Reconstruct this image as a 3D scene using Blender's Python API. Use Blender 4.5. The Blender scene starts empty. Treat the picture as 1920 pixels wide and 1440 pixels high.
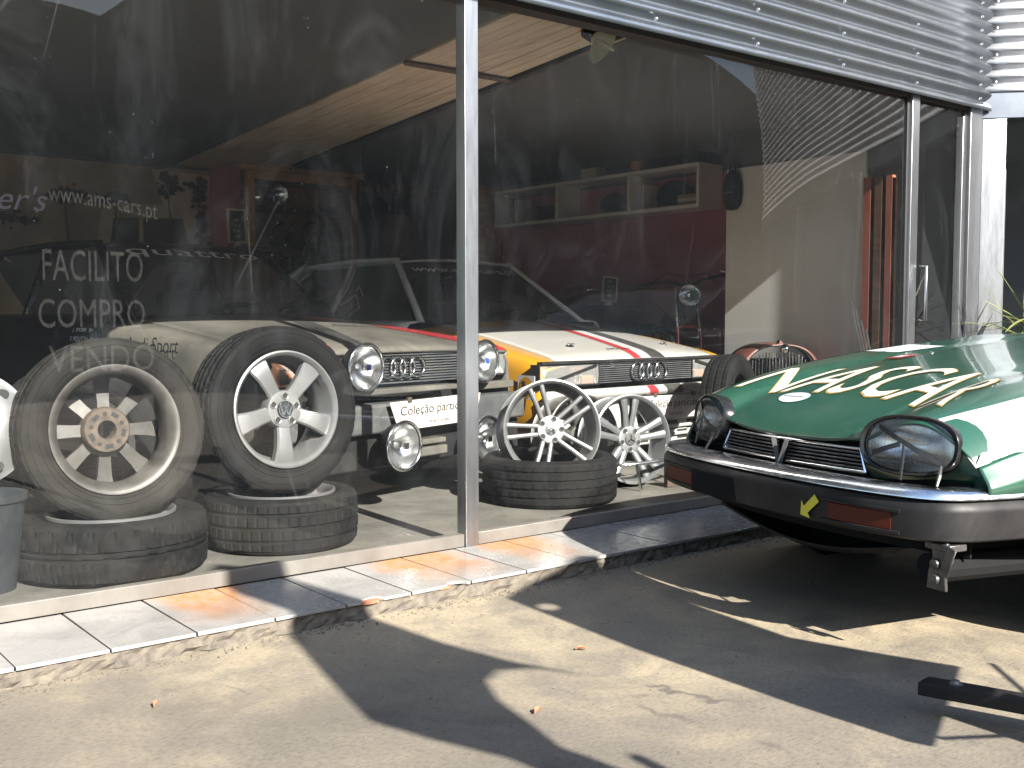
import bpy, bmesh, math, random
from mathutils import Vector, Matrix, Euler
random.seed(7)
R = math.radians
scene = bpy.context.scene
COL = scene.collection

# ---------------------------------------------------------------- camera, sky, sun, exposure
SUN_EL = 33.0
SUN_AZ = 3.5       # degrees the light leans from square-on to the shop front towards +X
cam_data = bpy.data.cameras.new("camera")
cam = bpy.data.objects.new("camera", cam_data)
COL.objects.link(cam)
cam.location = (0, 0, 1.005)
cam.rotation_euler = (R(90 - 3.6), 0, R(-38.6))
cam_data.sensor_width = 36.0
cam_data.lens = 2020 / 1920 * 36.0
cam_data.clip_start = 0.02
cam_data.clip_end = 500
scene.camera = cam

world = bpy.data.worlds.new("World")
scene.world = world
world.use_nodes = True
wn = world.node_tree
wn.nodes.clear()
w_out = wn.nodes.new("ShaderNodeOutputWorld")
w_bg = wn.nodes.new("ShaderNodeBackground")
w_sky = wn.nodes.new("ShaderNodeTexSky")
w_sky.sky_type = 'NISHITA'
w_sky.sun_disc = False
w_sky.sun_elevation = R(SUN_EL)
w_sky.sun_rotation = R(180 + SUN_AZ)
w_sky.air_density = 1.0
w_sky.dust_density = 1.0
w_bg.inputs["Strength"].default_value = 0.085
wn.links.new(w_sky.outputs[0], w_bg.inputs[0])
wn.links.new(w_bg.outputs[0], w_out.inputs[0])

sun_data = bpy.data.lights.new("sun", 'SUN')
sun_data.energy = 5.0
sun_data.angle = R(0.53)
sun_data.color = (1.0, 0.945, 0.865)
sun = bpy.data.objects.new("sun", sun_data)
COL.objects.link(sun)
sun.location = (0, -20, 15)
sun.rotation_euler = (R(90 - SUN_EL), 0, R(-SUN_AZ))

scene.view_settings.view_transform = 'Standard'
scene.view_settings.look = 'None'
scene.view_settings.gamma = 1.0
scene.view_settings.use_curve_mapping = False
scene.view_settings.exposure = 2.22
scene.render.engine = 'CYCLES'
scene.cycles.use_denoising = True
scene.cycles.max_bounces = 10
scene.cycles.transparent_max_bounces = 24
scene.cycles.diffuse_bounces = 5
scene.cycles.glossy_bounces = 5
scene.cycles.caustics_reflective = False
scene.cycles.caustics_refractive = False
scene.cycles.sample_clamp_indirect = 6.0

# ---------------------------------------------------------------- materials
MATS = {}
def nd(nt, kind, **kw):
    n = nt.nodes.new(kind)
    for k, v in kw.items():
        setattr(n, k, v)
    return n
def coords(nt, scale=(1, 1, 1), kind="Object"):
    tc = nd(nt, "ShaderNodeTexCoord")
    mp = nd(nt, "ShaderNodeMapping")
    mp.inputs["Scale"].default_value = scale
    nt.links.new(tc.outputs[kind], mp.inputs["Vector"])
    return mp.outputs["Vector"]
def noise(nt, vec, scale, detail=5, rough=0.55, dist=0.0):
    n = nd(nt, "ShaderNodeTexNoise")
    n.inputs["Scale"].default_value = scale
    n.inputs["Detail"].default_value = detail
    n.inputs["Roughness"].default_value = rough
    n.inputs["Distortion"].default_value = dist
    nt.links.new(vec, n.inputs["Vector"])
    return n.outputs["Fac"]
def ramp(nt, fac, stops):
    r = nd(nt, "ShaderNodeValToRGB")
    el = r.color_ramp.elements
    while len(el) < len(stops):
        el.new(0.5)
    for e, (p, c) in zip(el, stops):
        e.position = p
        e.color = c if len(c) == 4 else (*c, 1)
    nt.links.new(fac, r.inputs["Fac"])
    return r.outputs["Color"]
def mixc(nt, fac, a, b, mode='MIX'):
    m = nd(nt, "ShaderNodeMix", data_type='RGBA', blend_type=mode)
    for sock, v in ((m.inputs[0], fac), (m.inputs[6], a), (m.inputs[7], b)):
        if hasattr(v, "links") or hasattr(v, "is_linked"):
            nt.links.new(v, sock)
        else:
            sock.default_value = v if not isinstance(v, tuple) else (v if len(v) == 4 else (*v, 1))
    return m.outputs[2]
def math_(nt, op, a, b=0.0):
    m = nd(nt, "ShaderNodeMath", operation=op)
    for s, v in ((m.inputs[0], a), (m.inputs[1], b)):
        if hasattr(v, "is_linked"):
            nt.links.new(v, s)
        else:
            s.default_value = v
    return m.outputs[0]
def base(name):
    m = bpy.data.materials.new(name)
    m.use_nodes = True
    nt = m.node_tree
    p = nt.nodes["Principled BSDF"]
    MATS[name] = m
    return m, nt, p
def pbr(name, col, rough=0.5, metal=0.0, col2=None, nscale=8.0, bump=0.0, bscale=60.0, coat=0.0, rvar=0.0, dust=0.0, stretch=(1, 1, 1), spec=0.5):
    """principled surface, mottled between two tones, optional fine relief and a film of dust"""
    m, nt, p = base(name)
    v = coords(nt, stretch)
    c2 = col2 or tuple(c * 0.82 for c in col)
    f = noise(nt, v, nscale, 6, 0.6)
    c = ramp(nt, f, [(0.3, c2), (0.68, col)])
    if dust:
        f2 = noise(nt, v, nscale * 0.45, 8, 0.7, 0.6)
        d = ramp(nt, f2, [(0.42, (0, 0, 0)), (0.72, (dust,) * 3)])
        c = mixc(nt, d, c, (0.42, 0.38, 0.32))
    nt.links.new(c, p.inputs["Base Color"])
    p.inputs["Metallic"].default_value = metal
    p.inputs["Roughness"].default_value = rough
    p.inputs["Specular IOR Level"].default_value = spec
    if rvar:
        f3 = noise(nt, v, nscale * 1.7, 6, 0.65)
        rr = ramp(nt, f3, [(0.3, (max(0.02, rough - rvar),) * 3), (0.7, (min(1, rough + rvar),) * 3)])
        nt.links.new(rr, p.inputs["Roughness"])
    if coat:
        p.inputs["Coat Weight"].default_value = coat
        p.inputs["Coat Roughness"].default_value = 0.06
    if bump:
        b = nd(nt, "ShaderNodeBump")
        b.inputs["Strength"].default_value = bump
        b.inputs["Distance"].default_value = 0.004
        nt.links.new(noise(nt, v, bscale, 6, 0.65), b.inputs["Height"])
        nt.links.new(b.outputs[0], p.inputs["Normal"])
    return m
def glass_mat(name, tint=(0.93, 0.96, 0.95), dust=0.03, wave=0.0, wscale=1.0, ior=1.5, dustcol=(0.62, 0.62, 0.6), streak=True, gain=1.0):
    """thin pane: clear sheet + mirror by Fresnel + a film of dust and wiping streaks"""
    m = bpy.data.materials.new(name)
    m.use_nodes = True
    MATS[name] = m
    nt = m.node_tree
    nt.nodes.clear()
    out = nd(nt, "ShaderNodeOutputMaterial")
    tr = nd(nt, "ShaderNodeBsdfTransparent")
    tr.inputs[0].default_value = (*tint, 1)
    gl = nd(nt, "ShaderNodeBsdfGlossy")
    gl.inputs["Roughness"].default_value = 0.0
    fr = nd(nt, "ShaderNodeFresnel")
    fr.inputs[0].default_value = ior
    v = coords(nt)
    if wave:
        b = nd(nt, "ShaderNodeBump")
        b.inputs["Strength"].default_value = 1.0
        b.inputs["Distance"].default_value = wave
        nt.links.new(noise(nt, v, wscale, 0.0, 0.4), b.inputs["Height"])
        nt.links.new(b.outputs[0], gl.inputs["Normal"])
    mx = nd(nt, "ShaderNodeMixShader")
    nt.links.new(math_(nt, 'MULTIPLY', fr.outputs[0], gain), mx.inputs[0])
    nt.links.new(tr.outputs[0], mx.inputs[1])
    nt.links.new(gl.outputs[0], mx.inputs[2])
    last = mx.outputs[0]
    if dust:
        df = nd(nt, "ShaderNodeBsdfDiffuse")
        df.inputs[0].default_value = (*dustcol, 1)
        a = noise(nt, v, 1.3, 8, 0.65, 0.8)
        fac = ramp(nt, a, [(0.30, (dust * 0.45,) * 3), (0.75, (dust * 1.7,) * 3)])
        if streak:
            s1 = noise(nt, coords(nt, (26, 1, 1.6)), 1.0, 5, 0.6, 0.3)
            s1 = ramp(nt, s1, [(0.64, (0, 0, 0)), (0.88, (0.012,) * 3)])
            fac = mixc(nt, 1.0, fac, s1, 'ADD')
            sp = noise(nt, v, 130, 1, 0.3)
            sp = ramp(nt, sp, [(0.81, (0, 0, 0)), (0.84, (0.14,) * 3)])
            fac = mixc(nt, 1.0, fac, sp, 'ADD')
            sm = noise(nt, coords(nt, (1.0, 1, 0.55)), 1.5, 9, 0.72, 1.6)
            fac = mixc(nt, 1.0, fac, ramp(nt, sm, [(0.50, (0,) * 3), (0.85, (0.02,) * 3)]), 'ADD')
            # hairline scratches
            for sc, rot, th in ((1.1, 0.5, 0.004), (1.7, -0.9, 0.003)):
                vo = nd(nt, "ShaderNodeTexVoronoi", feature='DISTANCE_TO_EDGE')
                vo.inputs["Scale"].default_value = sc
                mp = nd(nt, "ShaderNodeMapping")
                mp.inputs["Rotation"].default_value = (0, rot, 0)
                mp.inputs["Scale"].default_value = (1.0, 1.0, 0.4)
                nt.links.new(v, mp.inputs["Vector"])
                nt.links.new(mp.outputs[0], vo.inputs["Vector"])
                gate = ramp(nt, noise(nt, v, 2.4, 3, 0.5), [(0.55, (0,) * 3), (0.62, (0.02,) * 3)])
                ln = math_(nt, 'MULTIPLY', ramp(nt, vo.outputs["Distance"], [(0.0, (1,) * 3), (th, (0,) * 3)]), gate)
                fac = mixc(nt, 1.0, fac, ln, 'ADD')
        m2 = nd(nt, "ShaderNodeMixShader")
        nt.links.new(fac, m2.inputs[0])
        nt.links.new(last, m2.inputs[1])
        nt.links.new(df.outputs[0], m2.inputs[2])
        last = m2.outputs[0]
    nt.links.new(last, out.inputs[0])
    return m
def film_mat(name, col, alpha):
    m, nt, p = base(name)
    p.inputs["Base Color"].default_value = (*col, 1)
    p.inputs["Roughness"].default_value = 0.6
    f = noise(nt, coords(nt), 22, 6, 0.7)
    a = ramp(nt, f, [(0.25, (alpha * 0.35,) * 3), (0.7, (alpha,) * 3)])
    nt.links.new(a, p.inputs["Alpha"])
    return m

def m_ground():
    m, nt, p = base("concrete_ground")
    v = coords(nt)
    big = noise(nt, v, 0.75, 7, 0.62, 0.5)
    c = ramp(nt, big, [(0.32, (0.08352, 0.07378, 0.05916)), (0.45, (0.1392, 0.1204, 0.09048)), (0.53, (0.2018, 0.1705, 0.1183)), (0.66, (0.2923, 0.2401, 0.1566))])
    mid = noise(nt, v, 5.5, 9, 0.72, 0.4)
    c = mixc(nt, ramp(nt, mid, [(0.36, (0.75,) * 3), (0.55, (0, 0, 0))]), c, (0.1183, 0.1044, 0.087))
    fine = noise(nt, coords(nt, (1, 2.2, 1)), 55, 6, 0.75)
    c = mixc(nt, 0.8, c, ramp(nt, fine, [(0.28, (0.35,) * 3), (0.52, (0.95,) * 3), (0.75, (1.2,) * 3)]), 'MULTIPLY')
    grit = noise(nt, v, 190, 3, 0.6)
    c = mixc(nt, ramp(nt, grit, [(0.60, (0,) * 3), (0.68, (0.75,) * 3)]), c, (0.08352, 0.0696, 0.05916))
    spots = noise(nt, v, 21, 3, 0.5)
    c = mixc(nt, ramp(nt, spots, [(0.70, (0, 0, 0)), (0.78, (0.55,) * 3)]), c, (0.0696, 0.05916, 0.04872))
    oil = noise(nt, v, 1.25, 4, 0.55, 0.3)
    c = mixc(nt, ramp(nt, oil, [(0.60, (0,) * 3), (0.74, (0.6,) * 3)]), c, (0.05916, 0.0522, 0.04315))
    vor = nd(nt, "ShaderNodeTexVoronoi", feature='DISTANCE_TO_EDGE')
    vor.inputs["Scale"].default_value = 0.5
    wob = nd(nt, "ShaderNodeVectorMath", operation='ADD')
    nz = nd(nt, "ShaderNodeTexNoise")
    nz.inputs["Scale"].default_value = 0.9
    nz.inputs["Detail"].default_value = 8
    nt.links.new(v, nz.inputs["Vector"])
    nt.links.new(v, wob.inputs[0])
    nt.links.new(nz.outputs["Color"], wob.inputs[1])
    nt.links.new(wob.outputs[0], vor.inputs["Vector"])
    brk = noise(nt, v, 1.7, 3, 0.5)
    crack = math_(nt, 'MULTIPLY', ramp(nt, vor.outputs["Distance"], [(0.0, (1,) * 3), (0.003, (0,) * 3)]), ramp(nt, brk, [(0.54, (0,) * 3), (0.62, (0.8,) * 3)]))
    c = mixc(nt, crack, c, (0.04176, 0.0348, 0.03132))
    nt.links.new(c, p.inputs["Base Color"])
    nt.links.new(ramp(nt, mid, [(0.3, (0.55,) * 3), (0.7, (0.9,) * 3)]), p.inputs["Roughness"])
    b = nd(nt, "ShaderNodeBump")
    b.inputs["Strength"].default_value = 0.22
    b.inputs["Distance"].default_value = 0.006
    nt.links.new(mixc(nt, 0.5, fine, mid), b.inputs["Height"])
    nt.links.new(b.outputs[0], p.inputs["Normal"])
    return m
def m_tile():
    m, nt, p = base("sill_tile")
    v = coords(nt, (1, 1, 1), "Object")
    geo = nd(nt, "ShaderNodeNewGeometry")
    gm = nd(nt, "ShaderNodeMapping")
    nt.links.new(geo.outputs["Position"], gm.inputs["Vector"])
    gv = gm.outputs["Vector"]
    a = noise(nt, gv, 4.0, 8, 0.65, 1.2)
    c = ramp(nt, a, [(0.32, (0.1636, 0.1587, 0.1496)), (0.60, (0.2227, 0.2172, 0.2053))])
    sep = nd(nt, "ShaderNodeSeparateXYZ")
    nt.links.new(gv, sep.inputs[0])
    # rust that ran down from the metal rail, in blotches
    near = nd(nt, "ShaderNodeMapRange")
    nt.links.new(sep.outputs["Y"], near.inputs[0])
    near.inputs[1].default_value = 3.08
    near.inputs[2].default_value = 3.40
    bl = noise(nt, gv, 2.6, 5, 0.6, 0.8)
    spots_ = None
    for x0, rx in ((1.42, 0.24), (2.30, 0.30), (2.78, 0.24), (0.55, 0.2), (-0.6, 0.3)):
        q = math_(nt, 'ABSOLUTE', math_(nt, 'SUBTRACT', sep.outputs["X"], x0))
        q = math_(nt, 'SUBTRACT', 1.0, math_(nt, 'DIVIDE', q, rx))
        q = math_(nt, 'MAXIMUM', q, 0.0)
        spots_ = q if spots_ is None else math_(nt, 'MAXIMUM', spots_, q)
    st = math_(nt, 'ADD', spots_, math_(nt, 'SUBTRACT', bl, 0.55))
    st = math_(nt, 'MULTIPLY', ramp(nt, st, [(0.18, (0,) * 3), (0.55, (1,) * 3)]), near.outputs[0])
    fi = noise(nt, gv, 17, 6, 0.7, 1.5)
    st = math_(nt, 'MULTIPLY', st, ramp(nt, fi, [(0.32, (0.35,) * 3), (0.62, (1,) * 3)]))
    c = mixc(nt, st, c, (0.3132, 0.1175, 0.01566))
    gr = noise(nt, gv, 30, 8, 0.75)
    c = mixc(nt, ramp(nt, gr, [(0.30, (0.45,) * 3), (0.45, (0,) * 3)]), c, (0.1114, 0.09744, 0.08352))
    nt.links.new(c, p.inputs["Base Color"])
    nt.links.new(ramp(nt, gr, [(0.3, (0.38,) * 3), (0.6, (0.17,) * 3)]), p.inputs["Roughness"])
    return m
def m_wood(name, c1, c2, rough=0.6, sc=1.0, axis=(14, 1.2, 14)):
    m, nt, p = base(name)
    v = coords(nt, tuple(a * sc for a in axis))
    f = noise(nt, v, 2.0, 8, 0.65, 0.7)
    c = ramp(nt, f, [(0.3, c1), (0.66, c2)])
    k = noise(nt, coords(nt, (3, 0.8, 3)), 1.6, 4, 0.6)
    c = mixc(nt, ramp(nt, k, [(0.3, (0.5,) * 3), (0.5, (0,) * 3)]), c, tuple(x * 0.55 for x in c1))
    nt.links.new(c, p.inputs["Base Color"])
    p.inputs["Roughness"].default_value = rough
    b = nd(nt, "ShaderNodeBump")
    b.inputs["Strength"].default_value = 0.25
    b.inputs["Distance"].default_value = 0.003
    nt.links.new(f, b.inputs["Height"])
    nt.links.new(b.outputs[0], p.inputs["Normal"])
    return m
def m_rubber(name, c1, c2, dust):
    m, nt, p = base(name)
    v = coords(nt)
    f = noise(nt, v, 9, 8, 0.7, 0.5)
    c = ramp(nt, f, [(0.3, c1), (0.7, c2)])
    d = noise(nt, v, 3.2, 8, 0.7, 1.0)
    c = mixc(nt, ramp(nt, d, [(0.38, (0,) * 3), (0.7, (dust,) * 3)]), c, (0.095, 0.088, 0.076))
    nt.links.new(c, p.inputs["Base Color"])
    p.inputs["Specular IOR Level"].default_value = 0.10
    nt.links.new(ramp(nt, f, [(0.3, (0.6,) * 3), (0.7, (0.9,) * 3)]), p.inputs["Roughness"])
    b = nd(nt, "ShaderNodeBump")
    b.inputs["Strength"].default_value = 0.25
    b.inputs["Distance"].default_value = 0.002
    nt.links.new(noise(nt, v, 120, 4, 0.7), b.inputs["Height"])
    nt.links.new(b.outputs[0], p.inputs["Normal"])
    return m
def m_lens(name):
    """pressed headlamp glass: clear sheet with faint moulded flutes"""
    m = glass_mat(name, (0.95, 0.96, 0.96), 0.0)
    nt = m.node_tree
    out = [n for n in nt.nodes if n.type == 'OUTPUT_MATERIAL'][0]
    prev = out.inputs[0].links[0].from_socket
    w = nd(nt, "ShaderNodeTexWave", bands_direction='DIAGONAL')
    w.inputs["Scale"].default_value = 45
    w.inputs["Distortion"].default_value = 1.0
    nt.links.new(coords(nt, (1, 1, 0.0)), w.inputs["Vector"])
    fl = ramp(nt, w.outputs["Fac"], [(0.2, (0.16,) * 3), (0.8, (0.30,) * 3)])
    df = nd(nt, "ShaderNodeBsdfDiffuse")
    df.inputs[0].default_value = (0.42, 0.43, 0.42, 1)
    mx = nd(nt, "ShaderNodeMixShader")
    nt.links.new(fl, mx.inputs[0])
    nt.links.new(prev, mx.inputs[1])
    nt.links.new(df.outputs[0], mx.inputs[2])
    nt.links.new(mx.outputs[0], out.inputs[0])
    return m
def m_poster():
    m, nt, p = base("sepia_print")
    v = coords(nt, (1, 1, 1), "Object")
    f = noise(nt, v, 1.6, 7, 0.6, 0.4)
    c = ramp(nt, f, [(0.3, (0.30, 0.25, 0.20)), (0.7, (0.60, 0.51, 0.41))])
    nt.links.new(c, p.inputs["Base Color"])
    p.inputs["Roughness"].default_value = 0.7
    return m

m_ground(); m_tile()
pbr("kerb_concrete", (0.1197, 0.1021, 0.07744), 0.9, col2=(0.04928, 0.04224, 0.0352), nscale=26, bump=0.9, bscale=70)
pbr("floor_concrete", (0.1221, 0.1135, 0.09768), 0.6, col2=(0.066, 0.0627, 0.05544), nscale=3.5, bump=0.25, bscale=40, rvar=0.2)
pbr("aluminium", (0.4, 0.412, 0.428), 0.36, 1.0, nscale=5, rvar=0.03, stretch=(6.4, 6.4, 0.8), bump=0.05)
pbr("rail_aluminium", (0.1584, 0.1478, 0.132), 0.55, 0.4, nscale=7, rvar=0.1, col2=(0.1162, 0.1056, 0.0924))
pbr("zinc_sheet", (0.22, 0.242, 0.2684), 0.36, 1.0, col2=(0.1936, 0.213, 0.2376), nscale=2.0, rvar=0.03, bump=0.03, bscale=30)
pbr("zinc_sheet_bright", (0.496, 0.504, 0.52), 0.38, 0.25, col2=(0.432, 0.44, 0.456), nscale=3.0, rvar=0.08)
pbr("screw_zinc", (0.75, 0.75, 0.75), 0.3, 1.0)
pbr("dark_gasket", (0.02, 0.02, 0.022), 0.6)
pbr("terracotta", (0.2957, 0.1197, 0.06336), 0.85, nscale=60, bump=0.4)
pbr("grey_wall", (0.62, 0.62, 0.60), 0.75, col2=(0.56, 0.56, 0.54), nscale=1.4, bump=0.12)
pbr("maroon_wall", (0.42, 0.15, 0.20), 0.6, col2=(0.36, 0.125, 0.165), nscale=2.0, bump=0.08)
pbr("dark_wall", (0.13, 0.14, 0.155), 0.8, nscale=2.0)
pbr("dark_ceiling", (0.125, 0.14, 0.15), 0.85, nscale=1.0)
pbr("shelf_white", (0.88, 0.87, 0.82), 0.55, nscale=4)
m_wood("ceiling_wood", (0.74, 0.63, 0.47), (0.94, 0.86, 0.71))
m_wood("honey_wood", (0.46, 0.24, 0.10), (0.66, 0.38, 0.16), 0.45)
m_wood("dark_wood", (0.07, 0.038, 0.022), (0.13, 0.07, 0.04), 0.5)
pbr("red_frame", (0.27, 0.085, 0.055), 0.5, nscale=5)
pbr("black_plastic", (0.011, 0.011, 0.012), 0.45, spec=0.16, nscale=9, dust=0.03, rvar=0.1)
pbr("black_gloss", (0.008, 0.009, 0.010), 0.22, spec=0.35, nscale=6, dust=0.03)
pbr("black_matt", (0.010, 0.010, 0.011), 0.9, spec=0.1)
pbr("grey_plastic", (0.045, 0.047, 0.05), 0.6, spec=0.2, nscale=12, dust=0.1)
pbr("silver_paint", (0.2253, 0.2288, 0.2323), 0.32, 0.7, nscale=4, col2=(0.1901, 0.1936, 0.1971), rvar=0.06)
pbr("alloy_bright", (0.2182, 0.2182, 0.2196), 0.36, 0.65, nscale=5, col2=(0.183, 0.183, 0.1844), rvar=0.06)
pbr("alloy_dirty", (0.066, 0.06336, 0.05966), 0.5, 0.4, nscale=9, col2=(0.02376, 0.02165, 0.01954), rvar=0.12, dust=0.08)
pbr("rusty_hub", (0.06864, 0.05016, 0.03379), 0.75, 0.2, nscale=30, col2=(0.02376, 0.0169, 0.01267), bump=0.3)
pbr("chrome", (0.86, 0.87, 0.88), 0.10, 1.0, nscale=6, rvar=0.04)
pbr("chrome_dusty", (0.70, 0.71, 0.72), 0.22, 1.0, nscale=9, rvar=0.1)
pbr("reflector", (0.80, 0.80, 0.80), 0.22, 1.0)
pbr("lug_dark", (0.02, 0.02, 0.02), 0.7, 0.0, spec=0.15)
m_rubber("rubber_clean", (0.00275, 0.00275, 0.003025), (0.0055, 0.0055, 0.005775), 0.03)
m_rubber("rubber_dusty", (0.00495, 0.004675, 0.0044), (0.0099, 0.00935, 0.008525), 0.15)
m_rubber("rubber_old", (0.0033, 0.0033, 0.003575), (0.0077, 0.0077, 0.0077), 0.07)
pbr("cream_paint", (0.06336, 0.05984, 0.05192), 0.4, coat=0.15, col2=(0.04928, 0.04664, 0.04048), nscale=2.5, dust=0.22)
pbr("ivory_paint", (0.2675, 0.2499, 0.2182), 0.3, coat=0.4, nscale=2.5, col2=(0.2394, 0.2253, 0.1971), dust=0.08)
pbr("white_paint", (0.2992, 0.2904, 0.2728), 0.28, coat=0.5, nscale=2.5, col2=(0.2728, 0.264, 0.2464), dust=0.06)
pbr("yellow_paint", (0.3872, 0.1901, 0.008448), 0.3, coat=0.5, nscale=3, dust=0.04)
pbr("red_paint", (0.2957, 0.0183, 0.02394), 0.32, coat=0.4, nscale=3, dust=0.08)
pbr("pink_red", (0.2675, 0.05984, 0.04928), 0.45, nscale=3, dust=0.2)
pbr("grey_stripe", (0.288, 0.288, 0.288), 0.35, nscale=3)
pbr("black_stripe", (0.015, 0.016, 0.017), 0.4, spec=0.2, nscale=3, dust=0.12)
pbr("silver_body", (0.74, 0.76, 0.78), 0.32, 0.1, coat=0.4, nscale=3, dust=0.1)
pbr("green_paint", (0.00352, 0.0528, 0.02992), 0.30, 0.1, coat=0.8, nscale=2.2, col2=(0.00264, 0.04048, 0.02376), dust=0.07, rvar=0.05)
pbr("lettering_cream", (0.4646, 0.4365, 0.3661), 0.4, nscale=6)
pbr("lettering_gold", (0.45, 0.26, 0.06), 0.4, 0.3, nscale=6)
pbr("sticker_white", (0.3661, 0.3731, 0.3942), 0.4, nscale=6)
pbr("sticker_yellow", (0.5069, 0.4646, 0.02816), 0.5, nscale=6)
pbr("amber_lens", (0.06, 0.010, 0.005), 0.5, spec=0.2)
pbr("turn_lens", (0.30, 0.12, 0.06), 0.25, coat=0.5)
pbr("blue_badge", (0.02, 0.05, 0.32), 0.35)
pbr("print_black", (0.012, 0.012, 0.015), 0.9, spec=0.05)
pbr("print_white", (0.92, 0.92, 0.90), 0.6)
pbr("sign_card", (0.3872, 0.352, 0.3238), 0.5, col2=(0.3238, 0.271, 0.2464), nscale=26)
pbr("frame_cream", (0.70, 0.62, 0.46), 0.6)
pbr("slate", (0.018, 0.02, 0.024), 0.7)
pbr("rust_red", (0.096, 0.0336, 0.0224), 0.5, 0.1, col2=(0.056, 0.02, 0.0144), nscale=7, bump=0.15)
pbr("orange_fabric", (0.55, 0.22, 0.03), 0.7, nscale=8, bump=0.3)
pbr("cardboard", (0.36, 0.26, 0.16), 0.8, nscale=8)
pbr("paper_white", (0.68, 0.67, 0.64), 0.7, nscale=8)
pbr("dark_cloth", (0.02, 0.022, 0.026), 0.85, nscale=12, bump=0.3)
pbr("bike_red", (0.42, 0.02, 0.025), 0.25, coat=0.6)
pbr("leaf", (0.10, 0.14, 0.035), 0.5, nscale=10, col2=(0.19, 0.19, 0.06))
pbr("lamp_enamel", (0.70, 0.72, 0.58), 0.4)
pbr("lamp_tube", (0.85, 0.84, 0.72), 0.3)
pbr("backdrop_wall", (0.07, 0.078, 0.088), 0.9, col2=(0.045, 0.05, 0.056), nscale=0.7, bump=0.2)
pbr("backdrop_roof", (0.16, 0.13, 0.12), 0.85, nscale=2)
pbr("banner_cloth", (0.35, 0.10, 0.08), 0.8, nscale=3)
pbr("teal_print", (0.02, 0.06, 0.07), 0.6)
pbr("sepia_dark", (0.05, 0.038, 0.032), 0.8, nscale=9)
pbr("sepia_light", (0.80, 0.68, 0.54), 0.7, nscale=3, col2=(0.6, 0.5, 0.4))
pbr("bucket_plastic", (0.010, 0.014, 0.018), 0.5, nscale=8, dust=0.05)
pbr("tape_black", (0.012, 0.012, 0.013), 0.35)
pbr("steel_raw", (0.14, 0.14, 0.14), 0.42, 0.8, nscale=20, col2=(0.06, 0.057, 0.055), rvar=0.15)
m_poster()
glass_mat("window_glass", (0.97, 0.985, 0.98), 0.0038, dustcol=(0.50, 0.55, 0.60), wave=0.024, wscale=0.8, gain=0.85)
glass_mat("car_glass", (0.60, 0.64, 0.63), 0.09, streak=False, dustcol=(0.4, 0.4, 0.38))
glass_mat("clear_cover", (0.95, 0.96, 0.96), 0.012, streak=False)
m_lens("lamp_lens")
film_mat("faded_white_letters", (0.75, 0.74, 0.72), 0.017)
film_mat("black_letters", (0.01, 0.01, 0.01), 0.95)

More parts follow.
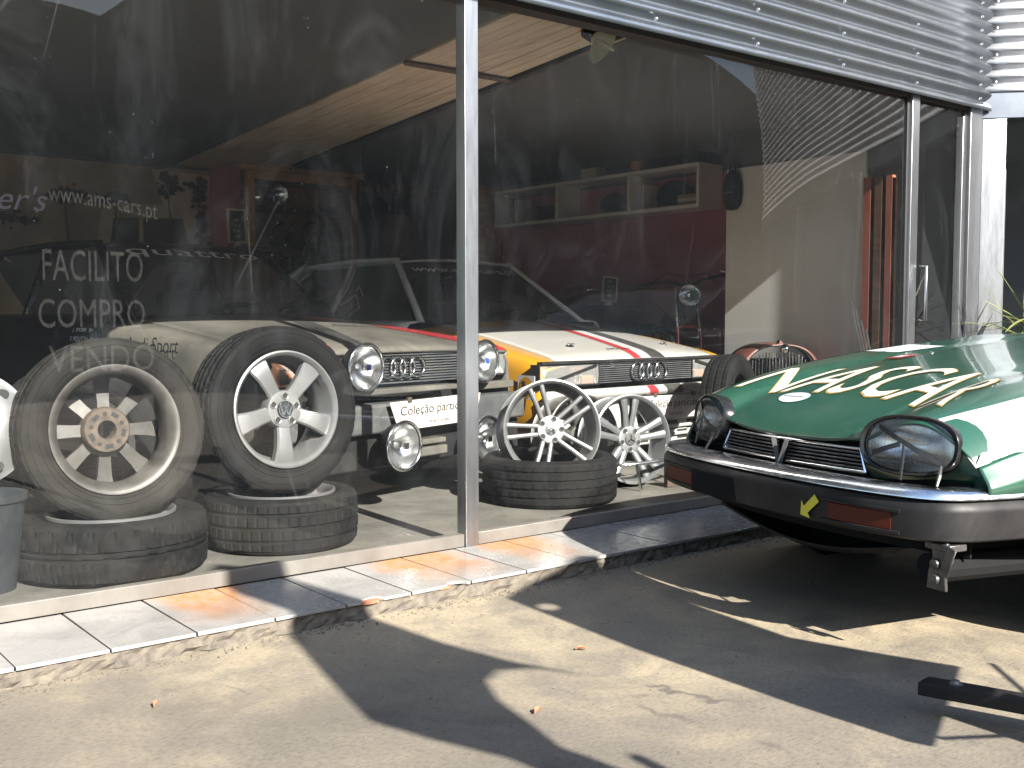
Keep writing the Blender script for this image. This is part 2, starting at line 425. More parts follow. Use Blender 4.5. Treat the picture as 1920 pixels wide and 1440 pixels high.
# ---------------------------------------------------------------- mesh helpers
class MB:
    def __init__(self):
        self.v = []
        self.f = []
    def add(self, verts, faces):
        o = len(self.v)
        self.v += [tuple(p) for p in verts]
        self.f += [tuple(i + o for i in f) for f in faces]
        return self
    def box(self, c, s, rot=None):
        x, y, z = s[0] / 2, s[1] / 2, s[2] / 2
        vs = [Vector(p) for p in ((-x, -y, -z), (x, -y, -z), (x, y, -z), (-x, y, -z), (-x, -y, z), (x, -y, z), (x, y, z), (-x, y, z))]
        if rot is not None:
            e = Euler(rot).to_matrix()
            vs = [e @ p for p in vs]
        c = Vector(c)
        return self.add([p + c for p in vs], [(3, 2, 1, 0), (4, 5, 6, 7), (0, 1, 5, 4), (1, 2, 6, 5), (2, 3, 7, 6), (3, 0, 4, 7)])
    def bb(self, x0, x1, y0, y1, z0, z1):
        return self.box(((x0 + x1) / 2, (y0 + y1) / 2, (z0 + z1) / 2), (x1 - x0, y1 - y0, z1 - z0))
    def tube(self, pts, r, n=10, closed=False, caps=True):
        pts = [Vector(p) for p in pts]
        k = len(pts)
        rs = r if isinstance(r, (list, tuple)) else [r] * k
        rings = []
        up = None
        for i, p in enumerate(pts):
            if closed:
                t = pts[(i + 1) % k] - pts[i - 1]
            else:
                t = pts[min(i + 1, k - 1)] - pts[max(i - 1, 0)]
            t = t.normalized() if t.length > 1e-9 else Vector((0, 0, 1))
            if up is None:
                a = Vector((0, 0, 1)) if abs(t.z) < 0.9 else Vector((1, 0, 0))
                up = (a - t * a.dot(t)).normalized()
            else:
                up = (up - t * up.dot(t))
                up = up.normalized() if up.length > 1e-6 else Vector((1, 0, 0))
            s = t.cross(up)
            rings.append([p + (up * math.cos(2 * math.pi * j / n) + s * math.sin(2 * math.pi * j / n)) * rs[i] for j in range(n)])
        vs = [q for ring in rings for q in ring]
        fs = []
        m = k if closed else k - 1
        for i in range(m):
            a, b = i * n, ((i + 1) % k) * n
            for j in range(n):
                fs.append((a + j, a + (j + 1) % n, b + (j + 1) % n, b + j))
        if caps and not closed:
            fs.append(tuple(reversed(range(n))))
            fs.append(tuple((k - 1) * n + j for j in range(n)))
        return self.add(vs, fs)
    def lathe(self, prof, n=48, axis='Y', c=(0, 0, 0), closed=False, sx=1.0, sz=1.0):
        """prof = [(radius, along)]"""
        vs, fs = [], []
        for r, a in prof:
            for j in range(n):
                t = 2 * math.pi * j / n
                u, w = r * math.cos(t) * sx, r * math.sin(t) * sz
                p = (u, a, w) if axis == 'Y' else ((u, w, a) if axis == 'Z' else (a, u, w))
                vs.append((p[0] + c[0], p[1] + c[1], p[2] + c[2]))
        m = len(prof)
        for i in range(m if closed else m - 1):
            a, b = i * n, ((i + 1) % m) * n
            for j in range(n):
                fs.append((a + j, a + (j + 1) % n, b + (j + 1) % n, b + j))
        return self.add(vs, fs)
    def prism(self, poly, d0, d1, plane='XZ'):
        """polygon in XZ (extruded along Y), XY (along Z) or YZ (along X)"""
        n = len(poly)
        def mk(a, b, d):
            return (a, d, b) if plane == 'XZ' else ((a, b, d) if plane == 'XY' else (d, a, b))
        vs = [mk(a, b, d0) for a, b in poly] + [mk(a, b, d1) for a, b in poly]
        fs = [tuple(range(n)), tuple(reversed(range(n, 2 * n)))]
        for i in range(n):
            j = (i + 1) % n
            fs.append((i, i + n, j + n, j))
        return self.add(vs, fs)
    def grid(self, fn, nu, nv, thick=None):
        vs = [fn(i / nu, j / nv) for j in range(nv + 1) for i in range(nu + 1)]
        fs = []
        for j in range(nv):
            for i in range(nu):
                a = j * (nu + 1) + i
                fs.append((a, a + 1, a + nu + 2, a + nu + 1))
        return self.add(vs, fs)
    def xform(self, mat):
        self.v = [tuple(mat @ Vector(p)) for p in self.v]
        return self
    def build(self, name, mat, parent=None, smooth=None, bevel=0.0, solid=0.0, loc=None):
        me = bpy.data.meshes.new(name)
        me.from_pydata(self.v, [], self.f)
        bm = bmesh.new()
        bm.from_mesh(me)
        bmesh.ops.recalc_face_normals(bm, faces=bm.faces)
        bm.to_mesh(me)
        bm.free()
        me.update()
        if smooth is not None:
            me.polygons.foreach_set("use_smooth", [True] * len(me.polygons))
            me.set_sharp_from_angle(angle=R(smooth))
        me.materials.append(MATS[mat])
        o = bpy.data.objects.new(name, me)
        COL.objects.link(o)
        if parent is not None:
            o.parent = parent
        if loc is not None:
            o.location = loc
        if solid:
            s = o.modifiers.new("solid", 'SOLIDIFY')
            s.thickness = solid
            s.offset = -1
        if bevel:
            b = o.modifiers.new("bevel", 'BEVEL')
            b.width = bevel
            b.segments = 2
            b.limit_method = 'ANGLE'
            b.angle_limit = R(40)
            me.polygons.foreach_set("use_smooth", [True] * len(me.polygons))
            me.set_sharp_from_angle(angle=R(50))
        return o
def tag(o, label, cat, group=None):
    o["label"] = label
    o["category"] = cat
    if group:
        o["group"] = group
    return o
def struct(o, label=None):
    o["kind"] = "structure"
    if label:
        o["label"] = label
    return o
def empty(name, loc=(0, 0, 0), rot=(0, 0, 0), label=None, cat=None, group=None):
    o = bpy.data.objects.new(name, None)
    COL.objects.link(o)
    o.location = loc
    o.rotation_euler = rot
    o.empty_display_size = 0.1
    if label:
        tag(o, label, cat, group)
    return o
def text_mesh(s, size=0.1, shear=0.0, spacing=1.0, offset=0.0, align='LEFT'):
    """outline of built-in lettering as flat triangles in XY"""
    cu = bpy.data.curves.new("lettering", 'FONT')
    cu.body = s
    cu.size = size
    cu.shear = shear
    cu.space_character = spacing
    cu.offset = offset
    cu.align_x = align
    cu.resolution_u = 3
    ob = bpy.data.objects.new("lettering", cu)
    COL.objects.link(ob)
    dg = bpy.context.evaluated_depsgraph_get()
    dg.update()
    me = bpy.data.meshes.new_from_object(ob.evaluated_get(dg))
    vs = [tuple(v.co) for v in me.vertices]
    fs = [tuple(p.vertices) for p in me.polygons]
    bpy.data.objects.remove(ob)
    bpy.data.curves.remove(cu)
    bpy.data.meshes.remove(me)
    return vs, fs
def fit_text(s, w, h, fn, name, mat, parent=None, shear=0.0, offset=0.0, cut=None):
    """lettering scaled to w x h, then each point (0..w, 0..h) mapped by fn onto its surface"""
    vs, fs = text_mesh(s, 1.0, shear, 1.0, offset)
    x0 = min(v[0] for v in vs); x1 = max(v[0] for v in vs)
    y0 = min(v[1] for v in vs); y1 = max(v[1] for v in vs)
    me = bpy.data.meshes.new(name)
    me.from_pydata([((v[0] - x0) / (x1 - x0) * w, (v[1] - y0) / (y1 - y0) * h, 0) for v in vs], [], fs)
    bm = bmesh.new()
    bm.from_mesh(me)
    bmesh.ops.triangulate(bm, faces=bm.faces)
    if cut:
        for _ in range(4):
            es = [e for e in bm.edges if e.calc_length() > cut]
            if not es:
                break
            bmesh.ops.subdivide_edges(bm, edges=es, cuts=1)
            bmesh.ops.triangulate(bm, faces=bm.faces)
    for v in bm.verts:
        v.co = Vector(fn(v.co.x, v.co.y))
    bm.to_mesh(me)
    bm.free()
    me.materials.append(MATS[mat])
    o = bpy.data.objects.new(name, me)
    COL.objects.link(o)
    if parent is not None:
        o.parent = parent
    return o
def interp(x, xs, ys):
    if x <= xs[0]:
        return ys[0]
    for i in range(1, len(xs)):
        if x <= xs[i]:
            t = (x - xs[i - 1]) / (xs[i] - xs[i - 1])
            return ys[i - 1] + t * (ys[i] - ys[i - 1])
    return ys[-1]
def sinterp(x, xs, ys):
    """smooth (Catmull-Rom) interpolation"""
    n = len(xs)
    if x <= xs[0]:
        return ys[0]
    if x >= xs[-1]:
        return ys[-1]
    for i in range(1, n):
        if x <= xs[i]:
            break
    h = xs[i] - xs[i - 1]
    t = (x - xs[i - 1]) / h
    def sl(k):
        if k == 0:
            return (ys[1] - ys[0]) / (xs[1] - xs[0])
        if k == n - 1:
            return (ys[-1] - ys[-2]) / (xs[-1] - xs[-2])
        return (ys[k + 1] - ys[k - 1]) / (xs[k + 1] - xs[k - 1])
    m0, m1 = sl(i - 1) * h, sl(i) * h
    t2, t3 = t * t, t * t * t
    return (2 * t3 - 3 * t2 + 1) * ys[i - 1] + (t3 - 2 * t2 + t) * m0 + (-2 * t3 + 3 * t2) * ys[i] + (t3 - t2) * m1

# ================================================================ SETTING
GLASS_Y = 3.556
SILL_Z = 0.06
WX0, WX1 = -3.05, 6.60          # showroom front from its left end to the corner post

g = MB(); g.box((0, 0, -0.05), (160, 160, 0.1))
struct(g.build("ground", "concrete_ground"), "worn stained concrete forecourt")

# step in front of the glass: rough concrete core, one marble-look tile after another
core = MB()
nx, nz = 420, 4
def kerb(u, v):
    x = WX0 + u * (6.62 - WX0)
    return (x, 3.075 + 0.014 * math.sin(x * 37 + v * 4) * math.sin(x * 11.3) * (1 - v) + random.uniform(-0.006, 0.006) - 0.012 * (1 - v), -0.01 + v * 0.0575)
core.grid(kerb, nx, nz)
core.bb(WX0, 6.62, 3.10, 3.60, -0.02, 0.0475)
step = struct(core.build("entrance_step", "kerb_concrete"), "low tiled concrete step along the shop window")
TILE_W, TX0 = 0.255, 0.733
tm = None
for k in range(-14, 23):
    x0 = TX0 + k * TILE_W
    x1 = min(x0 + TILE_W - 0.004, 6.615)
    if x0 < WX0 or x1 - x0 < 0.03:
        continue
    t = MB()
    chip = {4: 1, 5: 2}.get(k, 0)
    p = [(0.002, 3.066), (x1 - x0, 3.066), (x1 - x0, 3.532), (0.002, 3.532)]
    if chip:
        a = 0.06 if chip == 1 else 0.15
        p = [(0.002, 3.066), (a, 3.068), (a + 0.015, 3.092), (a + 0.05, 3.097), (a + 0.075, 3.085), (a + 0.085, 3.067), (x1 - x0, 3.066), (x1 - x0, 3.532), (0.002, 3.532)]
    t.prism(p, 0.048, SILL_Z + random.uniform(-0.0012, 0.0012), 'XY')
    o = t.build("tile", "sill_tile", step, bevel=0.0015, loc=(x0, 0, 0))
for x, r in ((1.844, 0.042), (2.15, 0.03)):
    c = MB()
    n = 14
    poly = [(x + r * (1 + 0.25 * math.sin(j * 2.3)) * math.cos(2 * math.pi * j / n), 3.079 + 0.42 * r * math.sin(2 * math.pi * j / n)) for j in range(n)]
    c.prism(poly, 0.046, 0.0545, 'XY')
    c.build("tile_chip", "terracotta", step)

f = MB(); f.bb(-3.0, 7.4, 3.60, 9.9, -0.05, 0.058)
struct(f.build("floor", "floor_concrete"), "grey screed floor inside the showroom")

bld = empty("showroom", (0, 3.55, 0), label="showroom with corrugated metal band above its big windows", cat="building")
def bpart(mb, name, mat, parent=bld, **kw):
    o = mb.build(name, mat, None, **kw)
    o.parent = parent
    if parent is bld:
        o.matrix_parent_inverse = Matrix.Translation((0, -3.55, 0))
    return o
# corrugated cladding
PITCH, AMP = 0.083, 0.017
def corrugated(x0, x1, z0, z1, yface):
    m = MB()
    n = int((z1 - z0) / PITCH * 10)
    prof = [(yface + AMP * -math.cos(2 * math.pi * (i / 10.0)), z0 + i * PITCH / 10) for i in range(n + 1)]
    prof = [(prof[0][0], z0 - 0.02)] + prof
    xs = [x0 + (x1 - x0) * i / 24 for i in range(25)]
    vs = [(x, y + 0.0015 * math.sin(x * 2.1 + z * 3), z) for x in xs for y, z in prof]
    k = len(prof)
    fs = [(a * k + b, a * k + b + 1, (a + 1) * k + b + 1, (a + 1) * k + b) for a in range(24) for b in range(k - 1)]
    m.add(vs, fs)
    return m
clad = bpart(corrugated(WX0, 6.64, 2.31, 4.4, 3.505), "corrugated_sheet", "zinc_sheet", smooth=60, solid=0.003)
for z in range(0, 8):
    for x in [6.50] + [6.50 - 0.72 * q for q in range(1, 9)]:
        if z % 2 and x < 6.4:
            continue
        s = MB(); s.lathe([(0.0, -0.008), (0.006, -0.007), (0.009, 0.0), (0.009, 0.004)], 8, 'Y', (x, 3.486, 2.3525 + z * PITCH))
        s.build("screw", "screw_zinc", clad)
hb = MB(); hb.bb(WX0, 6.60, 3.54, 3.62, 2.283, 2.335)
bpart(hb, "head_rail", "dark_gasket")
up = MB(); up.bb(WX0, 6.60, 3.58, 3.70, 2.34, 4.4)
bpart(up, "upper_wall", "dark_wall")
def frame_piece(x0, x1, y0, y1, z0, z1, name, mat="aluminium"):
    m = MB(); m.bb(x0, x1, y0, y1, z0, z1)
    return bpart(m, name, mat, bevel=0.002)
for a, b in ((-3.0, -1.36), (-1.29, 2.574), (2.644, 5.80), (5.89, 6.40)):
    frame_piece(a, b, 3.536, 3.578, SILL_Z + 0.001, 0.113, "bottom_rail", "rail_aluminium")
frame_piece(2.576, 2.642, 3.528, 3.59, SILL_Z + 0.001, 2.30, "mullion")
frame_piece(-1.358, -1.292, 3.528, 3.59, SILL_Z + 0.001, 2.30, "mullion")
frame_piece(5.812, 5.888, 3.526, 3.592, SILL_Z + 0.001, 2.30, "door_stile")
frame_piece(6.402, 6.428, 3.538, 3.585, SILL_Z + 0.001, 2.24, "door_stile")
frame_piece(6.428, 6.462, 3.545, 3.60, SILL_Z + 0.001, 2.30, "gasket", "dark_gasket")
frame_piece(5.79, 5.811, 3.545, 3.60, SILL_Z + 0.001, 2.30, "gasket", "dark_gasket")
frame_piece(6.464, 6.606, 3.522, 3.62, SILL_Z + 0.001, 2.30, "corner_post")
def pane(x0, x1, z0=0.108, z1=2.284):
    m = MB(); m.add([(x0, GLASS_Y, z0), (x1, GLASS_Y, z0), (x1, GLASS_Y, z1), (x0, GLASS_Y, z1)], [(0, 1, 2, 3)])
    return bpart(m, "window_pane", "window_glass")
pane(-3.0, -1.357); lp = pane(-1.293, 2.578); rp = pane(2.640, 5.80); dp = pane(5.886, 6.404)
# door pull: upright bar outside the glass
dh = MB(); dh.tube([(5.92, 3.525, 1.30), (5.92, 3.48, 1.30), (5.92, 3.48, 0.98), (5.92, 3.525, 0.98)], 0.009, 8)
bpart(dh, "door_handle", "aluminium", smooth=50)
# lettering on the left pane
def onglass(x, z, rise=0.0, y=GLASS_Y - 0.003):
    return lambda u, v: (x + u, y, z + v + rise * u)
fit_text("FACILITO", 0.315, 0.098, onglass(0.962, 1.117), "lettering", "faded_white_letters", lp)
fit_text("COMPRO", 0.335, 0.092, onglass(0.946, 0.968), "lettering", "faded_white_letters", lp)
fit_text("VENDO", 0.335, 0.086, onglass(0.974, 0.826), "lettering", "faded_white_letters", lp)
fit_text("www.ams-cars.pt", 0.345, 0.06, lambda u, v: (0.985 + u, GLASS_Y - 0.003, 1.345 + v - 0.32 * u * u), "lettering", "faded_white_letters", lp, cut=0.03)
fit_text("er's", 0.145, 0.075, onglass(0.838, 1.330), "lettering", "print_black", lp, shear=0.35)
for o in lp.children:
    o.matrix_parent_inverse = Matrix.Identity(4)

# interior walls
def wall(x0, x1, y0, y1, z0, z1, mat, name="wall"):
    m = MB(); m.bb(x0, x1, y0, y1, z0, z1)
    return bpart(m, name, mat)
wall(6.43, 6.53, 4.235, 5.44, 0.06, 2.115, "grey_wall", "grey_partition")
wall(6.45, 6.53, 3.62, 4.235, 0.06, 2.5, "dark_wall")
wall(6.45, 6.53, 4.235, 5.44, 2.12, 2.5, "dark_wall")
wall(6.53, 7.10, 5.40, 5.44, 0.06, 2.5, "dark_wall")
wall(7.10, 7.2, 5.40, 9.8, 0.06, 2.22, "maroon_wall")
wall(7.12, 7.2, 5.40, 9.8, 2.22, 2.6, "dark_wall")
wall(-3.0, 7.2, 9.62, 9.72, 0.06, 2.6, "dark_wall")
for y0 in (3.62, 5.6, 7.6, 9.54):        # unseen glazed left end, added to bring fill daylight onto the right walls
    wall(-3.04, -2.98, y0, y0 + 0.07, 0.06, 2.45, "aluminium", "mullion")
for y0, y1 in ((3.691, 5.599), (5.671, 7.599), (7.671, 9.539)):  # panes of the added end that let the side daylight in
    m = MB(); m.add([(-3.01, y0, 0.06), (-3.01, y1, 0.06), (-3.01, y1, 2.45), (-3.01, y0, 2.45)], [(0, 1, 2, 3)])
    bpart(m, "window_pane", "window_glass")
for y0, y1, mm in ((4.17, 4.225, "red_frame"), (4.085, 4.14, "dark_wood"), (4.01, 4.055, "red_frame"), (3.96, 3.985, "dark_wood")):
    wall(6.385, 6.448, y0, y1, 0.06, 1.93, mm, "door_jamb")
# ceiling: dark panels, and one strip of boarding
ceil = MB(); ceil.bb(-3.05, 7.2, 3.62, 9.7, 2.45, 2.55)
ceil = bpart(ceil, "ceiling", "dark_ceiling")
A0, A1_, B0, B1_ = Vector((3.065, 3.625, 0)), Vector((3.78, 9.60, 0)), Vector((3.675, 3.625, 0)), Vector((4.695, 9.60, 0))
NP = 7
for i in range(NP):
    t0, t1 = i / NP + 0.004, (i + 1) / NP - 0.004
    q = [A0.lerp(B0, t0), A0.lerp(B0, t1), A1_.lerp(B1_, t1), A1_.lerp(B1_, t0)]
    dz = random.uniform(0, 0.006)
    m = MB(); m.prism([(p.x, p.y) for p in q], 2.365 + dz, 2.40, 'XY')
    m.build("plank", "ceiling_wood", ceil, bevel=0.003)
m = MB(); m.prism([(A0.x - 0.02, A0.y), (B0.x + 0.02, B0.y), (B1_.x + 0.02, B1_.y), (A1_.x - 0.02, A1_.y)], 2.401, 2.449, 'XY')
m.build("board_backing", "dark_wood", ceil)
m = MB()
cb0, cb1 = A0.lerp(A1_, 0.215), B0.lerp(B1_, 0.215)
m.tube([(cb0.x - 0.03, cb0.y, 2.352), (cb1.x + 0.02, cb1.y, 2.352)], 0.016, 4)
m.build("batten", "dark_wood", ceil)
m = MB(); m.tube([(B0.x + 0.05, B0.y, 2.36), (B1_.x + 0.05, B1_.y, 2.36)], 0.009, 6)
m.build("metal_rail", "aluminium", ceil)
m = MB(); m.prism([(B0.x + 0.09, B0.y), (7.15, B0.y), (7.15, B1_.y), (B1_.x + 0.09, B1_.y)], 2.37, 2.40, 'XY')
m.build("ceiling_panel", "dark_ceiling", ceil)
m = MB(); m.prism([(-2.95, A0.y), (A0.x - 0.03, A0.y), (A1_.x - 0.03, A1_.y), (-2.95, A1_.y)], 2.37, 2.40, 'XY')
m.build("ceiling_panel", "dark_ceiling", ceil)

# side wing that meets the front at the corner post
WD = Vector((0.669, -0.743, 0)).normalized()
wang = math.atan2(WD.y, WD.x)
wing = empty("side_wing", (6.62, 3.545, 0), (0, 0, wang), "sunlit wing with corrugated band meeting the showroom at an angle", "building")
cm = corrugated(0.0, 9.0, 2.43, 6.4, 0.0)
wc = cm.build("corrugated_sheet", "zinc_sheet_bright", wing, smooth=60, solid=0.003)
for q in range(6):
    s = MB(); s.lathe([(0.0, -0.008), (0.006, -0.007), (0.009, 0.0), (0.009, 0.004)], 8, 'Y', (0.08, -0.018, 2.4725 + 2 * q * PITCH))
    s.build("screw", "screw_zinc", wc)
m = MB(); m.bb(0.0, 9, -0.012, 0.08, 2.25, 2.415); m.build("fascia", "zinc_sheet", wing, bevel=0.002)
m = MB(); m.bb(0.0, 9, 0.05, 0.15, 2.42, 6.4); m.build("upper_wall", "dark_wall", wing)
m = MB(); m.bb(0.012, 0.155, -0.008, 0.07, 0.0, 2.248); m.build("post", "aluminium", wing, bevel=0.003)
for q in range(1, 4):
    m = MB(); m.bb(2.6 * q, 2.6 * q + 0.09, -0.008, 0.07, 0.0, 2.248); m.build("post", "aluminium", wing, bevel=0.003)
for q in range(3):
    a = 0.156 if q == 0 else 2.6 * q + 0.091
    m = MB(); m.add([(a, 0.03, 0.16), (2.6 * (q + 1) - 0.001, 0.03, 0.16), (2.6 * (q + 1) - 0.001, 0.03, 2.249), (a, 0.03, 2.249)], [(0, 1, 2, 3)])
    m.build("window_pane", "window_glass", wing)
m = MB(); m.bb(0.156, 9, 0.0, 0.07, 0.0, 0.158); m.build("plinth", "rail_aluminium", wing)
m = MB(); m.bb(0.0, 9, 2.4, 2.5, 0.0, 2.6); m.build("back_wall", "dark_wall", wing)
m = MB(); m.bb(0.25, 9, 0.16, 2.4, 2.3, 2.4); m.build("ceiling", "dark_ceiling", wing)
m = MB(); m.bb(0.50, 0.80, 0.55, 0.57, 1.32, 1.66); m.build("white_panel", "paper_white", wing)
m = MB(); m.bb(0.20, 0.205, 0.16, 0.34, 0.0, 1.95); m.build("inner_panel", "shelf_white", wing)
fl = MB(); fl.bb(0.156, 9, 0.08, 2.4, 0.004, 0.02); fl.build("inner_floor", "floor_concrete", wing)

# out-of-view gabled block, added and raised to darken what the glass reflects
nb = empty("reflection_backdrop", (6, -21, 0), label="gabled backdrop added across the forecourt to darken the glass reflections", cat="building")
m = MB()
for k, (x0, x1, hgt) in enumerate(((-34, -14, 8.6), (-14, 4, 7.8), (4, 30, 9.2), (30, 62, 9.6))):
    m.prism([(x0, 0), (x1, 0), (x1, hgt), ((x0 + x1) / 2, hgt + 2.2), (x0, hgt)], 0, -10, 'XZ')
m.build("wall", "backdrop_wall", nb)
for k, (x0, x1, hgt) in enumerate(((-34, -14, 8.6), (-14, 4, 7.8), (4, 30, 9.2), (30, 62, 9.6))):
    xm, zt = (x0 + x1) / 2, hgt + 2.2
    for xe in (x0, x1):
        r = MB(); r.add([(xm, 0.5, zt + 0.05), (xe, 0.5, hgt + 0.05), (xe, -10.5, hgt + 0.05), (xm, -10.5, zt + 0.05)], [(0, 1, 2, 3)])
        r.build("roof", "backdrop_roof", nb, solid=0.12)
    for q in range(3):
        xx = x0 + (x1 - x0) * (q + 0.5) / 3
        d = MB(); d.bb(xx - 1.5, xx + 1.5, 0.005, 0.06, 0, 3.0)
        d.build("shutter_door", "grey_plastic", nb)

# ================================================================ WHEELS AND TYRES
def tyre_mb(Rt, W, rr, pattern=0, n=240):
    """tyre about the Y axis, outer face at -W/2; tread cut by real grooves"""
    side = [(rr, -0.36), (rr + 0.006, -0.40), (rr + 0.014, -0.43), (rr + (Rt - rr) * 0.20, -0.462), (rr + (Rt - rr) * 0.22, -0.450), (rr + (Rt - rr) * 0.30, -0.472), (rr + (Rt - rr) * 0.36, -0.490), (rr + (Rt - rr) * 0.385, -0.490), (rr + (Rt - rr) * 0.40, -0.476), (rr + (Rt - rr) * 0.55, -0.498), (rr + (Rt - rr) * 0.66, -0.496), (rr + (Rt - rr) * 0.67, -0.484), (rr + (Rt - rr) * 0.69, -0.484), (rr + (Rt - rr) * 0.70, -0.494), (rr + (Rt - rr) * 0.76, -0.484), (rr + (Rt - rr) * 0.86, -0.455), (Rt - 0.011, -0.415)]
    gw = 0.012 / W
    grooves = {0: (-0.27, -0.09, 0.09, 0.27), 1: (-0.24, 0.0, 0.24), 2: (-0.20, 0.0, 0.20), 3: (-0.05, 0.05)}[pattern]
    ws = [-0.40]
    tagr = ['s']
    edges = [-0.40]
    for gcen in grooves:
        a, b = gcen - gw / 2 - 0.012, gcen - gw / 2
        prev = edges[-1]
        for t in (0.33, 0.66):
            ws.append(prev + (a - prev) * t); tagr.append('b')
        ws += [a, b, gcen + gw / 2, gcen + gw / 2 + 0.012]
        tagr += ['b', 'g', 'g', 'b']
        edges.append(gcen + gw / 2 + 0.012)
    prev = edges[-1]
    for t in (0.33, 0.66):
        ws.append(prev + (0.40 - prev) * t); tagr.append('b')
    ws.append(0.40); tagr.append('s')
    step = {0: 6, 1: 5, 2: 8, 3: 8}[pattern]
    skew = {0: 0.6, 1: 0.0, 2: 1.2, 3: 2.2}[pattern]
    rows = []
    for r, w in side:
        rows.append([(r, w)] * n)
    mid = len(ws) // 2
    for k, (w, tg) in enumerate(zip(ws, tagr)):
        row = []
        crown = 0.006 * (w / 0.4) ** 2
        for i in range(n):
            d = 0.0
            if tg == 'g':
                d = 0.008
            else:
                if pattern == 3:
                    ph = (i + int(skew * abs(k - mid))) % step
                elif pattern == 2:
                    ph = (i + int(skew * k)) % step
                else:
                    ph = (i + int(skew * k) + (3 if k > mid else 0)) % step
                if ph == 0:
                    d = 0.009 if pattern == 3 else 0.0045
            row.append((Rt - crown - d, w))
        rows.append(row)
    for r, w in reversed(side):
        rows.append([(r, -w)] * n)
    m = MB()
    vs, fs = [], []
    for row in rows:
        for i, (r, w) in enumerate(row):
            a = 2 * math.pi * i / n
            vs.append((r * math.cos(a), w * W, r * math.sin(a)))
    for k in range(len(rows) - 1):
        for i in range(n):
            a, b = k * n + i, k * n + (i + 1) % n
            fs.append((a, b, b + n, a + n))
    return m.add(vs, fs)
def barrel_mb(rr, W, lip=0.012):
    y0 = -W * 0.47
    prof = [(rr + lip, y0 + 0.004), (rr + lip, y0 - 0.006), (rr + lip * 0.4, y0 - 0.008), (rr - 0.004, y0), (rr - 0.012, y0 + 0.012), (rr - 0.016, y0 + 0.05), (rr - 0.030, y0 + 0.075), (rr - 0.034, y0 + 0.13), (rr - 0.018, W * 0.40), (rr - 0.004, W * 0.45), (rr + lip * 0.4, W * 0.47), (rr + lip, W * 0.47), (rr + lip, W * 0.46),
            (rr + 0.002, W * 0.44), (rr - 0.012, W * 0.38), (rr - 0.028, y0 + 0.13), (rr - 0.024, y0 + 0.075), (rr - 0.008, y0 + 0.05), (rr - 0.004, y0 + 0.012)]
    m = MB(); m.lathe(prof, 72, 'Y', closed=True)
    return m
def spoke_mb(ang, st, thick=0.03, ch=0.006):
    """loft: st = [(radius, sideways offset, half width, front y)]"""
    m = MB()
    vs, fs = [], []
    for r, off, w, y in st:
        cs = [(-w, y + thick), (-w, y + ch), (-w + ch, y), (0, y - ch * 0.25), (w - ch, y), (w, y + ch), (w, y + thick)]
        for t, yy in cs:
            X, Z = r, off + t
            vs.append((X * math.cos(ang) - Z * math.sin(ang), yy, X * math.sin(ang) + Z * math.cos(ang)))
    k = 7
    for i in range(len(st) - 1):
        for j in range(k):
            a = i * k + j
            b = i * k + (j + 1) % k
            fs.append((a, b, b + k, a + k))
    fs.append(tuple(range(k)))
    fs.append(tuple(reversed(range((len(st) - 1) * k, len(st) * k))))
    return m.add(vs, fs)
def hub_mb(r, y, depth, bore=0.0):
    m = MB()
    prof = [(bore, y + 0.002), (r * 0.72, y - 0.002), (r * 0.93, y), (r, y + 0.01), (r, y + depth), (bore, y + depth)]
    return m.lathe(prof, 36, 'Y', closed=bore > 0)
def lug(parent, n, r, y, ang0, rad=0.011):
    for k in range(n):
        a = ang0 + 2 * math.pi * k / n
        c = (r * math.cos(a), 0, r * math.sin(a))
        m = MB(); m.lathe([(rad + 0.004, y - 0.0015), (rad + 0.002, y - 0.003), (rad, y - 0.002), (rad, y + 0.001)], 16, 'Y', c)
        m.build("lug_seat", "alloy_bright", parent, smooth=50)
        m = MB(); m.lathe([(0.0001, y - 0.0008), (rad, y - 0.0012)], 16, 'Y', c)
        q = m.build("lug_hole", "lug_dark", parent)
def emblem(parent, kind, y, r, mat="chrome"):
    """flat emblem on the centre cap"""
    m = MB()
    def stroke(a, b, w):
        a, b = Vector((a[0], 0, a[1])) * r, Vector((b[0], 0, b[1])) * r
        d = (b - a).normalized()
        s = Vector((-d.z, 0, d.x)) * w * r
        m.add([a - s + Vector((0, y, 0)), a + s + Vector((0, y, 0)), b + s + Vector((0, y, 0)), b - s + Vector((0, y, 0)), a - s + Vector((0, y - 0.0025, 0)), a + s + Vector((0, y - 0.0025, 0)), b + s + Vector((0, y - 0.0025, 0)), b - s + Vector((0, y - 0.0025, 0))],
              [(3, 2, 1, 0), (4, 5, 6, 7), (0, 1, 5, 4), (1, 2, 6, 5), (2, 3, 7, 6), (3, 0, 4, 7)])
    if kind == 'vw':
        m.tube([(r * 0.92 * math.cos(t * math.pi / 18), y - 0.001, r * 0.92 * math.sin(t * math.pi / 18)) for t in range(36)], r * 0.06, 6, closed=True)
        for a, b in (((-0.38, 0.78), (0, 0.1)), ((0.38, 0.78), (0, 0.1)), ((-0.75, 0.42), (-0.36, -0.68)), ((-0.36, -0.68), (0, 0.02)), ((0, 0.02), (0.36, -0.68)), ((0.36, -0.68), (0.75, 0.42))):
            stroke(a, b, 0.085)
    elif kind == 'chevrons':
        for dz in (0.05, -0.45):
            stroke((-0.62, dz - 0.25), (0, dz + 0.33), 0.11)
            stroke((0.62, dz - 0.25), (0, dz + 0.33), 0.11)
    elif kind == 'star':
        for q in range(3):
            a = math.pi / 2 + q * 2 * math.pi / 3
            stroke((0, 0), (0.8 * math.cos(a), 0.8 * math.sin(a)), 0.075)
    return m.build("emblem", mat, parent)
def cap(parent, r, y, mat="silver_paint"):
    m = MB(); m.lathe([(0.0001, y - 0.004), (r * 0.8, y - 0.003), (r, y), (r, y + 0.01)], 32, 'Y')
    return m.build("centre_cap", mat, parent, smooth=50)

